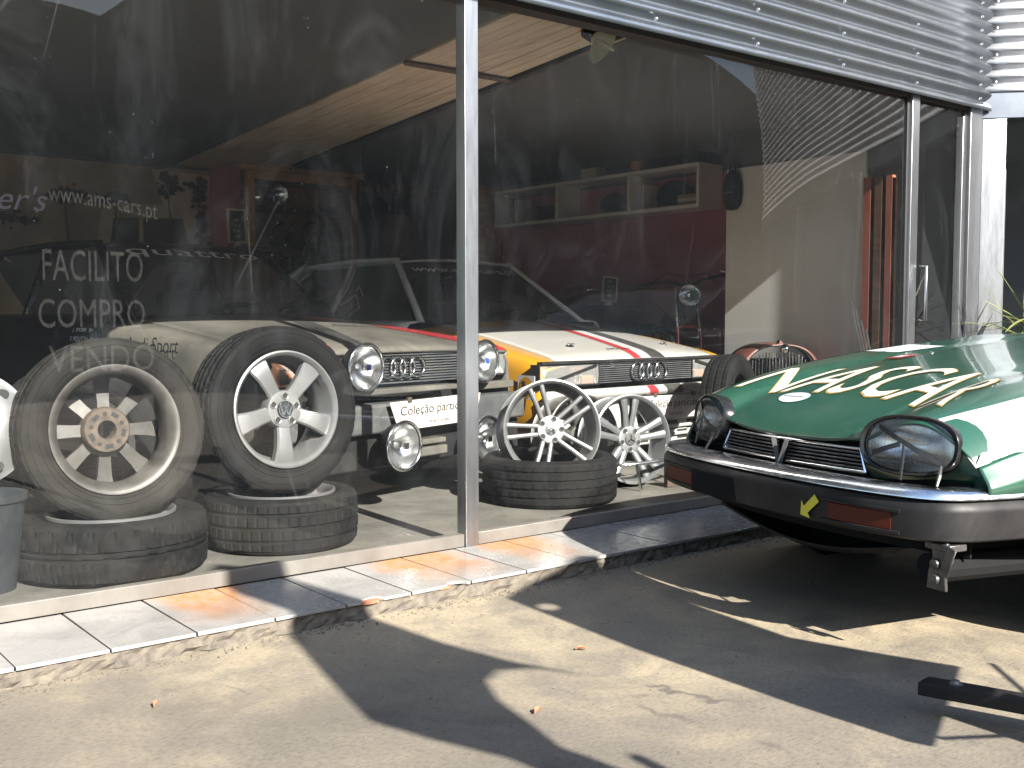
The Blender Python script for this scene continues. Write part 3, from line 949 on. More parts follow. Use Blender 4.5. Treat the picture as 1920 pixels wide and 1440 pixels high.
def five_spoke_rim(root, rr, W, mat="alloy_bright", rot=math.pi / 2, wide=True, name="rim"):
    rim = barrel_mb(rr, W).build(name, mat, root, smooth=40)
    y0 = -W * 0.44
    for k in range(5):
        a = rot + k * 2 * math.pi / 5
        st = [(0.035, 0, 0.030, y0 + 0.022), (0.07, 0, 0.031, y0 + 0.018), (0.11, 0, 0.032, y0 + 0.010), (0.16, 0, 0.037, y0 + 0.003), (rr - 0.012, 0, 0.047, y0 + 0.006), (rr - 0.002, 0, 0.050, y0 + 0.012)]
        spoke_mb(a, st, 0.035, 0.007).build("spoke", mat, rim, smooth=40)
    hub_mb(0.082, y0 + 0.014, 0.05).build("hub", mat, rim, smooth=40)
    lug(rim, 5, 0.056, y0 + 0.011, rot + math.pi / 5, 0.012)
    return rim, y0

def place(root, loc, rot):
    root.location = loc
    root.rotation_euler = rot

# VW-type wheel standing on the second lying tyre
vw = empty("wheel", label="silver five-spoke wheel with clean black tyre standing on a lying tyre", cat="wheel")
tyre_mb(0.352, 0.215, 0.236, 0).build("tyre", "rubber_clean", vw, smooth=30)
rim, y0 = five_spoke_rim(vw, 0.232, 0.215, rot=-math.pi / 2)
cap(rim, 0.036, y0 + 0.008, "lug_dark")
emblem(rim, 'vw', y0 + 0.003, 0.036)
place(vw, (2.04, 4.155, 0.612), (R(-5), R(4), R(3)))

# wheel seen from the back, dusty
bk = empty("wheel", label="dusty wheel turned to show its grimy brown inner side", cat="wheel")
tyre_mb(0.345, 0.205, 0.232, 2).build("tyre", "rubber_dusty", bk, smooth=30)
rim = barrel_mb(0.228, 0.205).build("rim", "alloy_dirty", bk, smooth=40)
for k in range(8):
    a = k * math.pi / 4 + 0.2
    spoke_mb(a, [(0.05, 0, 0.024, -0.072), (0.11, 0, 0.022, -0.078), (0.17, 0.0, 0.026, -0.086), (0.222, 0.0, 0.036, -0.088)], 0.028, 0.006).build("spoke", "alloy_dirty", rim, smooth=40)
m = MB(); m.lathe([(0.032, -0.02), (0.036, -0.012), (0.082, -0.012), (0.088, -0.02), (0.088, -0.07), (0.032, -0.07)], 40, 'Y', closed=True)
hb_ = m.build("hub", "rusty_hub", rim, smooth=40)
for k in range(5):
    a = k * 2 * math.pi / 5 + 0.4
    m = MB(); m.lathe([(0.0001, -0.0112), (0.0085, -0.0112)], 14, 'Y', (0.060 * math.cos(a), 0, 0.060 * math.sin(a)))
    m.build("bolt_hole", "lug_dark", rim)
for k in range(5):
    a = k * 2 * math.pi / 5 + 0.4 + math.pi / 5
    m = MB(); m.box((0.062 * math.cos(a), -0.0115, 0.062 * math.sin(a)), (0.016, 0.002, 0.028), (0, -a, 0))
    m.build("hub_pocket", "lug_dark", rim)
place(bk, (1.325, 4.085, 0.580), (R(6), R(10), R(181)))
# tyre lettering on its outer wall: worn raised ring
def lying(loc, Rt, W, rr, patt, rub, label, rimmat="alloy_bright", spokes=7, rz=0.0, with_rim=True, tilt=(0, 0)):
    t = empty("wheel" if with_rim else "car_tyre", label=label, cat="wheel" if with_rim else "tyre")
    tyre_mb(Rt, W, rr, patt).build("tyre", rub, t, smooth=30)
    if with_rim:
        rm = barrel_mb(rr - 0.004, W).build("rim", rimmat, t, smooth=40)
        for k in range(spokes):
            a = k * 2 * math.pi / spokes
            spoke_mb(a, [(0.03, 0, 0.020, -W * 0.30), (0.1, 0, 0.019, -W * 0.36), (rr - 0.01, 0, 0.028, -W * 0.38)], 0.03, 0.006).build("spoke", rimmat, rm, smooth=40)
        hub_mb(0.07, -W * 0.31, 0.04).build("hub", rimmat, rm, smooth=40)
    place(t, (loc[0], loc[1], 0.058 + W * 0.5), (R(-90) + tilt[0], tilt[1], rz))
    return t
lying((1.325, 4.075), 0.350, 0.222, 0.226, 3, "rubber_old", "worn arrow-tread tyre on rim lying under the grimy wheel", spokes=6)
lying((2.045, 4.115), 0.318, 0.222, 0.215, 1, "rubber_old", "black tyre on silver rim lying under the five-spoke wheel", spokes=7, rz=0.4)
lying((3.615, 4.215), 0.352, 0.235, 0.242, 0, "rubber_old", "empty black tyre lying flat with a twin-spoke rim stuck in it", with_rim=False)

# twin-spoke rim in the empty tyre
ct = empty("alloy_rim", label="bare silver rim with ten slim paired spokes set in a tyre", cat="rim")
rr, W = 0.245, 0.19
rim = barrel_mb(rr, W).build("rim", "alloy_bright", ct, smooth=40)
y0 = -W * 0.44
for k in range(5):
    a = math.pi / 2 + 0.33 + k * 2 * math.pi / 5
    for s in (-1, 1):
        st = [(0.045, s * 0.020, 0.013, y0 + 0.030), (0.08, s * 0.022, 0.011, y0 + 0.026), (0.15, s * 0.026, 0.0105, y0 + 0.012), (rr - 0.006, s * 0.033, 0.012, y0 + 0.004)]
        spoke_mb(a, st, 0.03, 0.004).build("spoke", "alloy_bright", rim, smooth=40)
hub_mb(0.075, y0 + 0.022, 0.05).build("hub", "alloy_bright", rim, smooth=40)
lug(rim, 5, 0.056, y0 + 0.019, math.pi / 2 + 0.33 + math.pi / 5, 0.011)
cap(rim, 0.030, y0 + 0.018)
emblem(rim, 'chevrons', y0 + 0.013, 0.027, "lug_dark")
place(ct, (3.612, 4.225, 0.415), (R(-9), R(0), R(-26)))

# split-spoke rim on the floor with a wire stand
mb_ = empty("alloy_rim", label="bare silver rim with five wide split spokes standing on the floor", cat="rim")
rr, W = 0.238, 0.19
rim = barrel_mb(rr, W).build("rim", "silver_paint", mb_, smooth=40)
y0 = -W * 0.44
for k in range(5):
    a = math.pi / 2 - 0.05 + k * 2 * math.pi / 5
    for s in (-1, 1):
        st = [(0.04, s * 0.014, 0.016, y0 + 0.028), (0.09, s * 0.019, 0.0175, y0 + 0.022), (0.15, s * 0.028, 0.0175, y0 + 0.010), (rr - 0.004, s * 0.042, 0.024, y0 + 0.004)]
        spoke_mb(a, st, 0.032, 0.006).build("spoke", "silver_paint", rim, smooth=40)
hub_mb(0.078, y0 + 0.020, 0.05).build("hub", "silver_paint", rim, smooth=40)
lug(rim, 5, 0.056, y0 + 0.017, math.pi / 2 - 0.05 + math.pi / 5, 0.012)
cap(rim, 0.034, y0 + 0.014, "grey_plastic")
emblem(rim, 'star', y0 + 0.009, 0.032)
place(mb_, (4.255, 4.32, 0.311), (R(-8), 0, R(-12)))
# a further rim leaning behind it
m3 = empty("alloy_rim", label="plain grey rim half hidden behind the split-spoke rim", cat="rim")
rim, y0 = five_spoke_rim(m3, 0.236, 0.18, "alloy_dirty", rot=0.4)
place(m3, (4.10, 4.56, 0.309), (R(-8), 0, R(-6)))
# wire stand ring + rusty block
ws = empty("wheel_stand", (4.36, 4.18, 0.058), label="bent wire wheel stand with a rusty foot plate", cat="stand")
m = MB(); m.tube([(0.30 * math.cos(t), 0.085 * math.sin(t) - 0.0, 0.155 + 0.012 * math.cos(t)) for t in [math.pi * (-0.98 + 1.3 * i / 24) for i in range(25)]], 0.011, 8)
m.build("ring", "chrome_dusty", ws, smooth=50)
for x0, x1 in ((0.13, 0.06), (-0.22, -0.2)):
    m = MB(); m.tube([(x0, -0.075, 0.15), (x1, -0.09, 0.008)], 0.009, 6); m.build("leg", "chrome_dusty", ws, smooth=50)
m = MB(); m.box((0.04, -0.085, 0.05), (0.085, 0.03, 0.10)); m.build("foot_plate", "rusty_hub", ws, bevel=0.003)

# spare tyre in front of the old radiator, and one more behind the grimy wheel
sp = empty("car_tyre", label="bare matt tyre standing upright before the rusty radiator", cat="tyre")
tyre_mb(0.355, 0.19, 0.225, 1).build("tyre", "rubber_old", sp, smooth=30)
place(sp, (5.29, 4.42, 0.412), (R(-4), 0, R(22)))
sp2 = empty("car_tyre", label="dull grey tyre standing behind the grimy wheel", cat="tyre")
tyre_mb(0.38, 0.20, 0.235, 1).build("tyre", "rubber_old", sp2, smooth=30)
place(sp2, (1.42, 4.75, 0.437), (R(-4), 0, R(-12)))

# hub cap leaning on a bucket at the left edge
bu = empty("bucket", (0.86, 4.02, 0.058), label="dark plastic bucket on the floor beside the lying tyre", cat="bucket")
m = MB(); m.lathe([(0.0001, 0.0), (0.11, 0.0), (0.145, 0.31), (0.155, 0.315), (0.155, 0.335), (0.148, 0.337), (0.142, 0.33), (0.108, 0.012), (0.0001, 0.012)], 40, 'Z')
m.build("pail", "bucket_plastic", bu, smooth=40)
wc_ = empty("wheel_cover", label="domed silver wheel cover with round holes above the bucket", cat="wheel cover")
m = MB(); m.lathe([(0.0001, -0.05), (0.08, -0.052), (0.15, -0.042), (0.185, -0.02), (0.205, -0.016), (0.21, 0.0), (0.20, 0.012), (0.0001, -0.02)], 56, 'Y')
m.build("disc", "silver_paint", wc_, smooth=40)
for k in range(10):
    a = k * 2 * math.pi / 10 + 0.2
    m = MB(); m.lathe([(0.0001, -0.0005), (0.024, 0.0)], 18, 'Y', (0, 0, 0), sz=0.8)
    m.xform(Matrix.Translation((0.158 * math.cos(a), -0.0405, 0.158 * math.sin(a))) @ Euler((0.0, 0, 0)).to_matrix().to_4x4())
    m.build("hole", "lug_dark", wc_)
place(wc_, (0.865, 4.16, 0.605), (R(-10), 0, R(-6)))

# ================================================================ RALLY COUPES
def round_lamp(root, x, y, z, r, name="driving_lamp", depth=0.09, badge="blue_badge", tilt=(0, 0), shell="black_plastic"):
    """deep round lamp facing -Y"""
    e = bpy.data.objects.new(name, None)
    COL.objects.link(e)
    m = MB(); m.lathe([(0.0001, depth), (r * 0.5, depth * 0.96), (r * 0.86, depth * 0.6), (r * 0.98, depth * 0.15), (r * 0.99, 0.0), (r * 0.93, 0.004)], 48, 'Y')
    sh = m.build(name, shell, root, smooth=50)
    bpy.data.objects.remove(e)
    sh.location = (x, y, z)
    sh.rotation_euler = (tilt[0], 0, tilt[1])
    m = MB(); m.tube([(r * math.cos(t * math.pi / 24), -0.004, r * math.sin(t * math.pi / 24)) for t in range(48)], r * 0.055, 8, closed=True)
    m.build("bezel", "chrome", sh, smooth=60)
    m = MB(); m.lathe([(0.0001, depth * 0.62), (r * 0.12, depth * 0.62), (r * 0.45, depth * 0.5), (r * 0.75, depth * 0.26), (r * 0.94, 0.004)], 48, 'Y')
    m.build("reflector", "reflector", sh, smooth=60)
    m = MB(); m.lathe([(0.0001, -0.016), (r * 0.3, -0.0145), (r * 0.65, -0.009), (r * 0.93, 0.0)], 48, 'Y')
    m.build("lens", "clear_cover", sh, smooth=60)
    m = MB(); m.lathe([(0.0001, 0.012), (r * 0.16, 0.014), (r * 0.16, depth * 0.5)], 20, 'Y')
    m.build("bulb_shield", "chrome", sh, smooth=60)
    if badge:
        m = MB(); m.box((0, -0.019, 0), (r * 0.24, 0.004, r * 0.26)); m.build("badge", badge, sh)
    return sh
def rect_lamp(root, x0, x1, z0, z1, y, name="headlight", turn=None):
    cx, cz = (x0 + x1) / 2, (z0 + z1) / 2
    w, h = (x1 - x0) / 2, (z1 - z0) / 2
    m = MB(); m.prism([(x0, z0), (x1, z0), (x1, z1), (x0, z1)], y + 0.05, y + 0.075)
    for a, b, c, d in ((x0, x1, z1 - 0.008, z1), (x0, x1, z0, z0 + 0.008)):
        m.bb(a, b, y + 0.001, y + 0.05, c, d)
    for a, b in ((x0, x0 + 0.008), (x1 - 0.008, x1)):
        m.bb(a, b, y + 0.0012, y + 0.05, z0 + 0.008, z1 - 0.008)
    hl = m.build(name, "black_plastic", root)
    def refl(u, v):
        X, Z = -1 + 2 * u, -1 + 2 * v
        return (cx + X * (w - 0.009), y + 0.048 - 0.035 * (0.55 * X * X + 0.45 * Z * Z), cz + Z * (h - 0.009))
    m = MB(); m.grid(refl, 14, 8); m.build("reflector", "reflector", hl, smooth=60)
    m = MB(); m.grid(lambda u, v: (x0 + 0.009 + u * (x1 - x0 - 0.018), y + 0.004 - 0.004 * math.sin(math.pi * v), z0 + 0.009 + v * (z1 - z0 - 0.018)), 4, 6)
    m.build("lens", "lamp_lens", hl, smooth=60)
    if turn is not None:
        tx, tz, tw, th = turn
        m = MB(); m.box((tx, y + 0.022, tz), (tw, 0.02, th)); m.build("bulb", "turn_lens", hl, bevel=0.003)
    return hl

class Coupe:
    def __init__(s, root, hwf, hwr, zf, zr, bhw, paint, cabin, roofp, door, HL=1.25, ytop=1.88, ztop=1.35, glass="car_glass"):
        s.root, s.hwf, s.hwr, s.zf, s.zr, s.bhw, s.HL, s.ytop, s.ztop = root, hwf, hwr, zf, zr, bhw, HL, ytop, ztop
        # bonnet
        m = MB(); m.grid(lambda u, v: s.hp(-1 + 2 * u, v, 0), 28, 24)
        hood = m.build("bonnet", paint, root, smooth=40, solid=0.018)
        s.hood = hood
        # wings
        for sd in (-1, 1):
            m = MB()
            def wing(u, v, sd=sd):
                y = 0.03 + u * (HL + 0.02)
                t = y / (HL + 0.05)
                he = s.hwf + (s.hwr - s.hwf) * t
                zt = s.hz(he, y)
                b = s.bhw - 0.035 * max(0, 1 - y / 0.35) ** 2
                prof = [(he + 0.006, zt - 0.006), ((he + b) / 2, zt - 0.016), (b - 0.022, zt - 0.03), (b - 0.004, zt - 0.06), (b, zt - 0.10), (b + 0.012, zt - 0.2), (b + 0.006, zt - 0.34), (b, 0.30), (b - 0.03, 0.22)]
                k = min(int(v * 8 + 1e-6), 8)
                x, z = prof[k]
                return (sd * x, y, z)
            m.grid(wing, 16, 8)
            w = m.build("wing", door if isinstance(door, str) and False else (paint if not isinstance(door, tuple) else door[1]), root, smooth=35, solid=0.012)
            if sd < 0:
                s.wing_l = w
            # body side behind the wing
            m = MB()
            def dside(u, v, sd=sd):
                y = HL + 0.055 + u * (4.25 - HL - 0.055)
                zt = zr - 0.01
                b = s.bhw - 0.06 * max(0, (y - 3.4) / 0.85) ** 2
                prof = [(b - 0.16, zt + 0.012), (b - 0.05, zt), (b - 0.012, zt - 0.035), (b, zt - 0.10), (b + 0.010, zt - 0.22), (b + 0.004, zt - 0.36), (b, 0.30), (b - 0.03, 0.22)]
                x, z = prof[min(int(v * 7 + 1e-6), 7)]
                return (sd * x, y, z)
            m.grid(dside, 20, 7)
            m.build("body_side", door if isinstance(door, str) else door[0], root, smooth=35, solid=0.012)
            # front and rear wheels with dark arches
            for yy in (0.78, 3.28):
                mm = MB(); mm.lathe([(0.0001, 0.0), (0.35, 0.0), (0.35, 0.006), (0.0001, 0.006)], 32, 'X', (sd * (s.bhw + 0.012), yy, 0.33))
                mm.build("wheel_arch", "black_matt", root)
                wm = MB(); wm.lathe([(0.19, -0.09), (0.28, -0.10), (0.305, -0.085), (0.31, 0.0), (0.305, 0.085), (0.28, 0.10), (0.19, 0.09)], 40, 'X', (sd * (s.bhw - 0.02), yy, 0.31), closed=True)
                wh = wm.build("wheel", "rubber_old", root, smooth=40)
                wm = MB(); wm.lathe([(0.0001, 0.06), (0.10, 0.065), (0.17, 0.085), (0.19, 0.09), (0.19, -0.09), (0.0001, -0.06)], 32, 'X', (sd * (s.bhw - 0.02), yy, 0.31))
                wm.build("rim", "silver_paint", wh, smooth=40)
        # under body and scuttle
        m = MB(); m.bb(-bhw + 0.05, bhw - 0.05, 0.11, 4.15, 0.20, zr - 0.30)
        m.bb(-bhw + 0.16, bhw - 0.16, 0.13, 0.16, 0.25, zf - 0.03)
        m.build("underbody", "black_matt", root)
        m = MB(); m.bb(-bhw + 0.12, bhw - 0.12, HL + 0.02, 4.1, zr - 0.12, zr - 0.012); m.build("dashboard", "black_matt", root)
        m = MB(); m.bb(-bhw + 0.1, bhw - 0.1, 3.6, 4.25, zr - 0.011, zr + 0.03); m.build("boot_lid", cabin, root, bevel=0.02)
        m = MB(); m.bb(-bhw + 0.05, bhw - 0.05, 4.24, 4.28, 0.3, zr); m.build("rear_panel", cabin, root, bevel=0.01)
        # screen, pillars, roof
        cw, rw = bhw - 0.19, 0.55
        s.cw, s.rw = cw, rw
        yb = HL + 0.06
        s.yb = yb
        m = MB(); m.grid(lambda u, v: s.ws(u, v), 16, 10); m.build("windscreen", glass, root, smooth=60)
        for sd in (-1, 1):
            pts = [s.ws(0.5 + sd * 0.5, v) for v in (-0.03, 0.25, 0.5, 0.75, 1.0)]
            pts = [(p[0] + sd * 0.012, p[1] + 0.01, p[2]) for p in pts]
            m = MB(); m.tube(pts, 0.026, 8); m.build("screen_pillar", roofp, root, smooth=50)
            m = MB(); m.tube([(sd * (rw + 0.01), ytop, ztop - 0.01), (sd * (rw + 0.012), ytop + 0.5, ztop + 0.0), (sd * rw, ytop + 1.2, ztop - 0.03)], 0.022, 8)
            m.build("roof_rail", roofp, root, smooth=50)
            m = MB(); m.tube([(sd * rw, ytop + 1.2, ztop - 0.03), (sd * (cw + 0.02), 3.78, zr + 0.02)], 0.05, 8)
            m.build("rear_pillar", roofp, root, smooth=50)
            m = MB(); m.add([(sd * (cw + 0.01), yb + 0.12, zr), (sd * (rw + 0.015), ytop + 0.03, ztop - 0.03), (sd * (rw + 0.01), ytop + 1.15, ztop - 0.05), (sd * (cw + 0.02), 3.65, zr)], [(0, 1, 2, 3)])
            m.build("side_window", glass, root)
            m = MB(); m.tube([(sd * (cw + 0.012), ytop + 0.55, zr), (sd * (rw + 0.018), ytop + 0.55, ztop - 0.02)], 0.018, 6)
            m.build("door_pillar", roofp, root, smooth=50)
        m = MB(); m.grid(lambda u, v: ((-1 + 2 * u) * (rw + 0.005), ytop - 0.02 + v * 1.25, ztop + 0.018 - 0.03 * (2 * u - 1) ** 2 - 0.03 * v * v), 12, 10)
        m.build("roof", roofp, root, smooth=50, solid=0.02)
        m = MB(); m.add([(-rw, ytop + 1.2, ztop - 0.03), (rw, ytop + 1.2, ztop - 0.03), (cw, 3.78, zr + 0.02), (-cw, 3.78, zr + 0.02)], [(0, 1, 2, 3)])
        m.build("rear_window", glass, root)
        for sd in (-1, 1):
            m = MB(); m.box((sd * 0.33, 2.25, zr - 0.02), (0.46, 0.12, 0.34), (R(-12), 0, 0)); m.box((sd * 0.33, 2.33, zr + 0.21), (0.24, 0.09, 0.14), (R(-12), 0, 0))
            m.build("seat", "dark_cloth", root, bevel=0.03)
        m = MB(); m.tube([(0.33 + 0.17 * math.cos(t * math.pi / 12), 1.72 + 0.06 * math.sin(t * math.pi / 12), zr + 0.0 + 0.15 * math.sin(t * math.pi / 12)) for t in range(24)], 0.014, 8, closed=True)
        m.build("steering_wheel", "black_plastic", root, smooth=60)
        # wipers
        for x0, x1 in ((-0.30, 0.16), (0.18, 0.60)):
            a, b = s.ws(0.5 + x0 / (2 * cw), 0.02), s.ws(0.5 + x1 / (2 * cw), 0.17)
            m = MB(); m.tube([(a[0], a[1] - 0.03, a[2] + 0.0), ((a[0] + b[0]) / 2 - 0.05, (a[1] + b[1]) / 2 - 0.03, (a[2] + b[2]) / 2 + 0.03), (b[0] - 0.1, b[1] - 0.012, b[2] + 0.012)], 0.007, 6)
            m.tube([(a[0] + 0.05, a[1] - 0.01, a[2] + 0.035), (b[0], b[1] - 0.01, b[2] + 0.01)], 0.006, 6)
            m.build("wiper", "black_plastic", root, smooth=60)
    def ws(s, u, v):
        w = s.cw + (s.rw - s.cw) * v
        x = (-1 + 2 * u)
        y = s.yb + (s.ytop - s.yb) * v + 0.07 * x * x * (1 - 0.3 * v) - 0.07
        return (x * w, y + 0.02, s.zr - 0.015 + (s.ztop + 0.0 - s.zr) * v)
    def hz(s, x, y):
        t = max(0.0, min(1.0, (y - 0.03) / s.HL))
        hw = s.hwf + (s.hwr - s.hwf) * t
        z = s.zf + (s.zr - s.zf) * (0.75 * t + 0.25 * (1 - (1 - t) ** 2)) + 0.026 * (1 - min(1, abs(x) / hw) ** 2.4)
        if y < 0.16:
            z -= 0.024 * ((0.16 - y) / 0.13) ** 2
        return z - 0.026
    def hp(s, a, v, lift):
        y = 0.03 + v * s.HL
        hw = s.hwf + (s.hwr - s.hwf) * v
        return (a * hw, y, s.hz(a * hw, y) + lift)
    def stripe(s, mat, f0, f1, r0, r1, v0=0.0, v1=1.0, lift=0.0025, name="stripe"):
        """painted band on the bonnet, x limits given at its front and rear"""
        def fn(u, v):
            t = v0 + v * (v1 - v0)
            y = 0.03 + t * s.HL
            a, b = f0 + (r0 - f0) * t, f1 + (r1 - f1) * t
            x = a + u * (b - a)
            return (x, y, s.hz(x, y) + lift)
        m = MB(); m.grid(fn, 6, 24)
        return m.build(name, mat, s.hood, smooth=60)
    def wstext(s, txt, u0, u1, v0, v1, mat):
        def fn(x, y):
            p = s.ws(u0 + x * (u1 - u0), v0 + y * (v1 - v0))
            return (p[0], p[1] - 0.006, p[2] + 0.004)
        return fit_text(txt, 1.0, 1.0, fn, "lettering", mat, s.root, cut=0.12)
def rings(root, cx, y, cz, w, r, thick=0.007, mat="chrome"):
    for k in range(4):
        x = cx + (-1.5 + k) * (w - 2 * r) / 3
        m = MB(); m.tube([(x + r * math.cos(t * math.pi / 20), y - (0.003 if k % 2 else 0), cz + r * math.sin(t * math.pi / 20)) for t in range(40)], thick, 8, closed=True)
        m.build("emblem_ring", mat, root, smooth=60)
def slats(root, x0, x1, z0, z1, y, n, mat="grey_plastic", back="black_matt"):
    m = MB(); m.bb(x0, x1, y + 0.03, y + 0.04, z0, z1)
    gr = m.build("grille", back, root)
    h = (z1 - z0) / n
    for k in range(n):
        m = MB(); m.bb(x0, x1, y, y + 0.028, z0 + (k + 0.18) * h, z0 + (k + 0.62) * h)
        m.build("slat", mat, gr)
    return gr
def plate_sign(loc, rot, label, w=0.69, h=0.145):
    e = empty("card_sign", loc, rot, label, "sign", "private collection cards on the car fronts")
    m = MB(); m.prism([(-w / 2, h), (w / 2, h), (w / 2 - 0.05, 0), (-w / 2 + 0.05, 0)], 0, 0.004); m.build("card", "sign_card", e)
    fit_text("Coleção particular", w * 0.80, h * 0.42, lambda u, v: (-w * 0.40 + u, -0.002, h * 0.40 + v), "lettering", "print_black", e, shear=0.12)
    fit_text("918 774 000", w * 0.22, h * 0.11, lambda u, v: (-w * 0.10 + u, -0.002, h * 0.12 + v), "lettering", "print_black", e)
    for s in (-1, 1):
        m = MB(); m.box((s * w * 0.30, 0.0, h + 0.004), (0.028, 0.012, 0.026)); m.build("clip", "rusty_hub", e)
    return e
AF = 0.058
# ---- first coupe: beige bonnet, black body
a1 = empty("rally_coupe", (2.99, 4.60, AF), (0, 0, R(13.5)), "rally coupe with dusty beige bonnet, black cabin and four round lamps", "car")
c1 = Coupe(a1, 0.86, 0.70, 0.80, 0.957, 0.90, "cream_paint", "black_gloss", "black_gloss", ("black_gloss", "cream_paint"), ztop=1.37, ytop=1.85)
c1.stripe("black_stripe", -0.36, -0.24, 0.20, 0.33)
c1.stripe("pink_red", -0.60, -0.46, -0.05, 0.08, 0.0, 0.25)
c1.stripe("pink_red", -0.10, 0.10, 0.36, 0.60, 0.74, 0.90)
c1.stripe("red_paint", 0.56, 0.86, 0.46, 0.70, 0.0, 0.60)
fit_text("castrol", 0.36, 0.13, lambda u, v: (0.16 + u, 0.66 + v, c1.hz(0.16 + u, 0.66 + v) + 0.0045), "lettering", "black_stripe", c1.hood, shear=0.1, cut=0.06)
c1.wstext("quattro", 0.10, 0.94, 0.83, 0.96, "print_white")
def sidetext(txt, car, y0, w, z0, h, mat, shear=0.15, slope=0.0):
    x = -(car.bhw + 0.016)
    return fit_text(txt, w, h, lambda u, v: (x + 0.06 * max(0, (z0 + v + slope * u) - 0.80) , y0 - u, z0 + v + slope * u), "lettering", mat, car.root, shear=shear)
sidetext("Audi Sport", c1, 1.06, 0.44, 0.745, 0.10, "print_black")
sidetext("J. SPORK  B+", c1, 1.56, 0.20, 0.86, 0.026, "print_white", 0.3)
sidetext("F. MOUTON  O+", c1, 1.58, 0.23, 0.815, 0.026, "print_white", 0.3)
slats(a1, -0.60, 0.62, 0.605, 0.775, 0.045, 12, "grey_plastic")
rings(a1, 0.0, 0.028, 0.690, 0.315, 0.052, 0.0065)
for sd, x0, x1 in ((1, 0.63, 0.86), (-1, -0.86, -0.63)):
    rect_lamp(a1, x0, x1, 0.615, 0.75, 0.04, turn=(sd * 0.70, 0.67, 0.07, 0.05))
for x in (-0.37, 0.52):
    round_lamp(a1, x, -0.085, 0.705, 0.112, depth=0.11)
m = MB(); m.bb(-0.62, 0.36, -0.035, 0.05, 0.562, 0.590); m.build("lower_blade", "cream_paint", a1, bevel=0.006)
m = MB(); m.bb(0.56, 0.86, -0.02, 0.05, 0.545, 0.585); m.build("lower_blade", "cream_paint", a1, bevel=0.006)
m = MB(); m.bb(-0.90, 0.90, -0.07, 0.08, 0.375, 0.520); m.build("bumper", "grey_plastic", a1, bevel=0.015)
m = MB(); m.bb(-0.90, 0.90, -0.02, 0.10, 0.20, 0.370); m.build("apron", "black_plastic", a1, bevel=0.01)
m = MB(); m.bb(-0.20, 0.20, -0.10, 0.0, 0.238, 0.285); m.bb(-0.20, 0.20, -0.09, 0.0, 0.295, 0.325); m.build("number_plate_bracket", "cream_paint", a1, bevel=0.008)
for x, z, r in ((-0.235, 0.325, 0.118), (0.40, 0.302, 0.118)):
    round_lamp(a1, x, -0.20, z, r, depth=0.10, badge="black_stripe")
    m = MB(); m.tube([(x, -0.1, z + 0.04), (x, -0.03, z + 0.06)], 0.02, 8); m.build("lamp_bracket", "black_plastic", a1)
# ---- second coupe: white and yellow
a2 = empty("rally_coupe", (4.985, 4.82, AF), (0, 0, R(5)), "white rally coupe with yellow wings and red, grey and black bonnet stripes", "car")
c2 = Coupe(a2, 0.80, 0.68, 0.705, 0.915, 0.975, "white_paint", "silver_body", "silver_body", ("silver_body", "yellow_paint"), ztop=1.36, ytop=1.90)
c2.stripe("red_paint", -0.13, -0.06, 0.14, 0.22)
c2.stripe("grey_stripe", -0.06, 0.04, 0.22, 0.31)
c2.stripe("black_stripe", 0.04, 0.18, 0.31, 0.44)
c2.stripe("yellow_paint", -0.60, -0.30, -0.56, -0.16, 0.80, 0.97)
c2.stripe("pink_red", -0.18, 0.14, 0.10, 0.36, 0.72, 0.80, lift=0.004)
c2.stripe("yellow_paint", 0.74, 0.80, 0.70, 0.72, 0.0, 0.16)
fit_text("AMS Cars", 0.22, 0.045, lambda u, v: (-0.23 + u, 0.16 + v, c2.hz(-0.23 + u, 0.16 + v) + 0.0045), "lettering", "print_black", c2.hood, shear=0.3, cut=0.06)
c2.wstext("www.ams-cars.pt", 0.06, 0.94, 0.80, 0.90, "print_white")
for x in (-0.42, 0.52):
    m = MB(); m.lathe([(0.0001, 0.012), (0.012, 0.010), (0.028, 0.004), (0.03, 0.0)], 20, 'Z', (x, 0.32, c2.hz(x, 0.32)))
    m.tube([(x - 0.02, 0.32, c2.hz(x, 0.32) + 0.014), (x + 0.035, 0.31, c2.hz(x, 0.32) + 0.014)], 0.004, 6)
    m.build("bonnet_pin", "chrome_dusty", c2.hood, smooth=50)
slats(a2, -0.46, 0.46, 0.535, 0.665, 0.03, 10, "grey_plastic")
m = MB(); m.bb(-0.97, 0.97, 0.015, 0.06, 0.666, 0.681); m.build("grille_trim", "black_plastic", a2)
rings(a2, 0.0, 0.012, 0.602, 0.345, 0.058, 0.008)
for sd in (-1, 1):
    rect_lamp(a2, sd * 0.985 if sd < 0 else 0.465, -0.465 if sd < 0 else 0.985, 0.53, 0.664, 0.025, turn=(sd * 0.56, 0.565, 0.10, 0.05))
    m = MB(); m.box((sd * 0.72, 0.018, 0.60), (0.46, 0.006, 0.016), (0, sd * R(13), 0)); m.build("tape_strip", "tape_black", a2)
m = MB(); m.grid(lambda u, v: (-0.985 + 1.97 * u, -0.055 + 0.02 * (2 * u - 1) ** 2 - 0.02 * math.sin(math.pi * v), 0.452 + 0.062 * v), 20, 6)
bmp = m.build("bumper", "white_paint", a2, smooth=40, solid=0.05)
for f0, f1, mt in ((-0.10, -0.02, "red_paint"), (-0.02, 0.07, "grey_stripe"), (0.07, 0.24, "black_stripe")):
    m = MB(); m.grid(lambda u, v: (f0 + (f1 - f0) * u + 0.04 * (0.5 - v), -0.058 - 0.02 * math.sin(math.pi * v) + 0.02 * (2 * (f0 + .98) / 1.97 - 1) ** 2, 0.453 + 0.060 * v), 4, 6)
    m.build("stripe", mt, bmp, smooth=50)
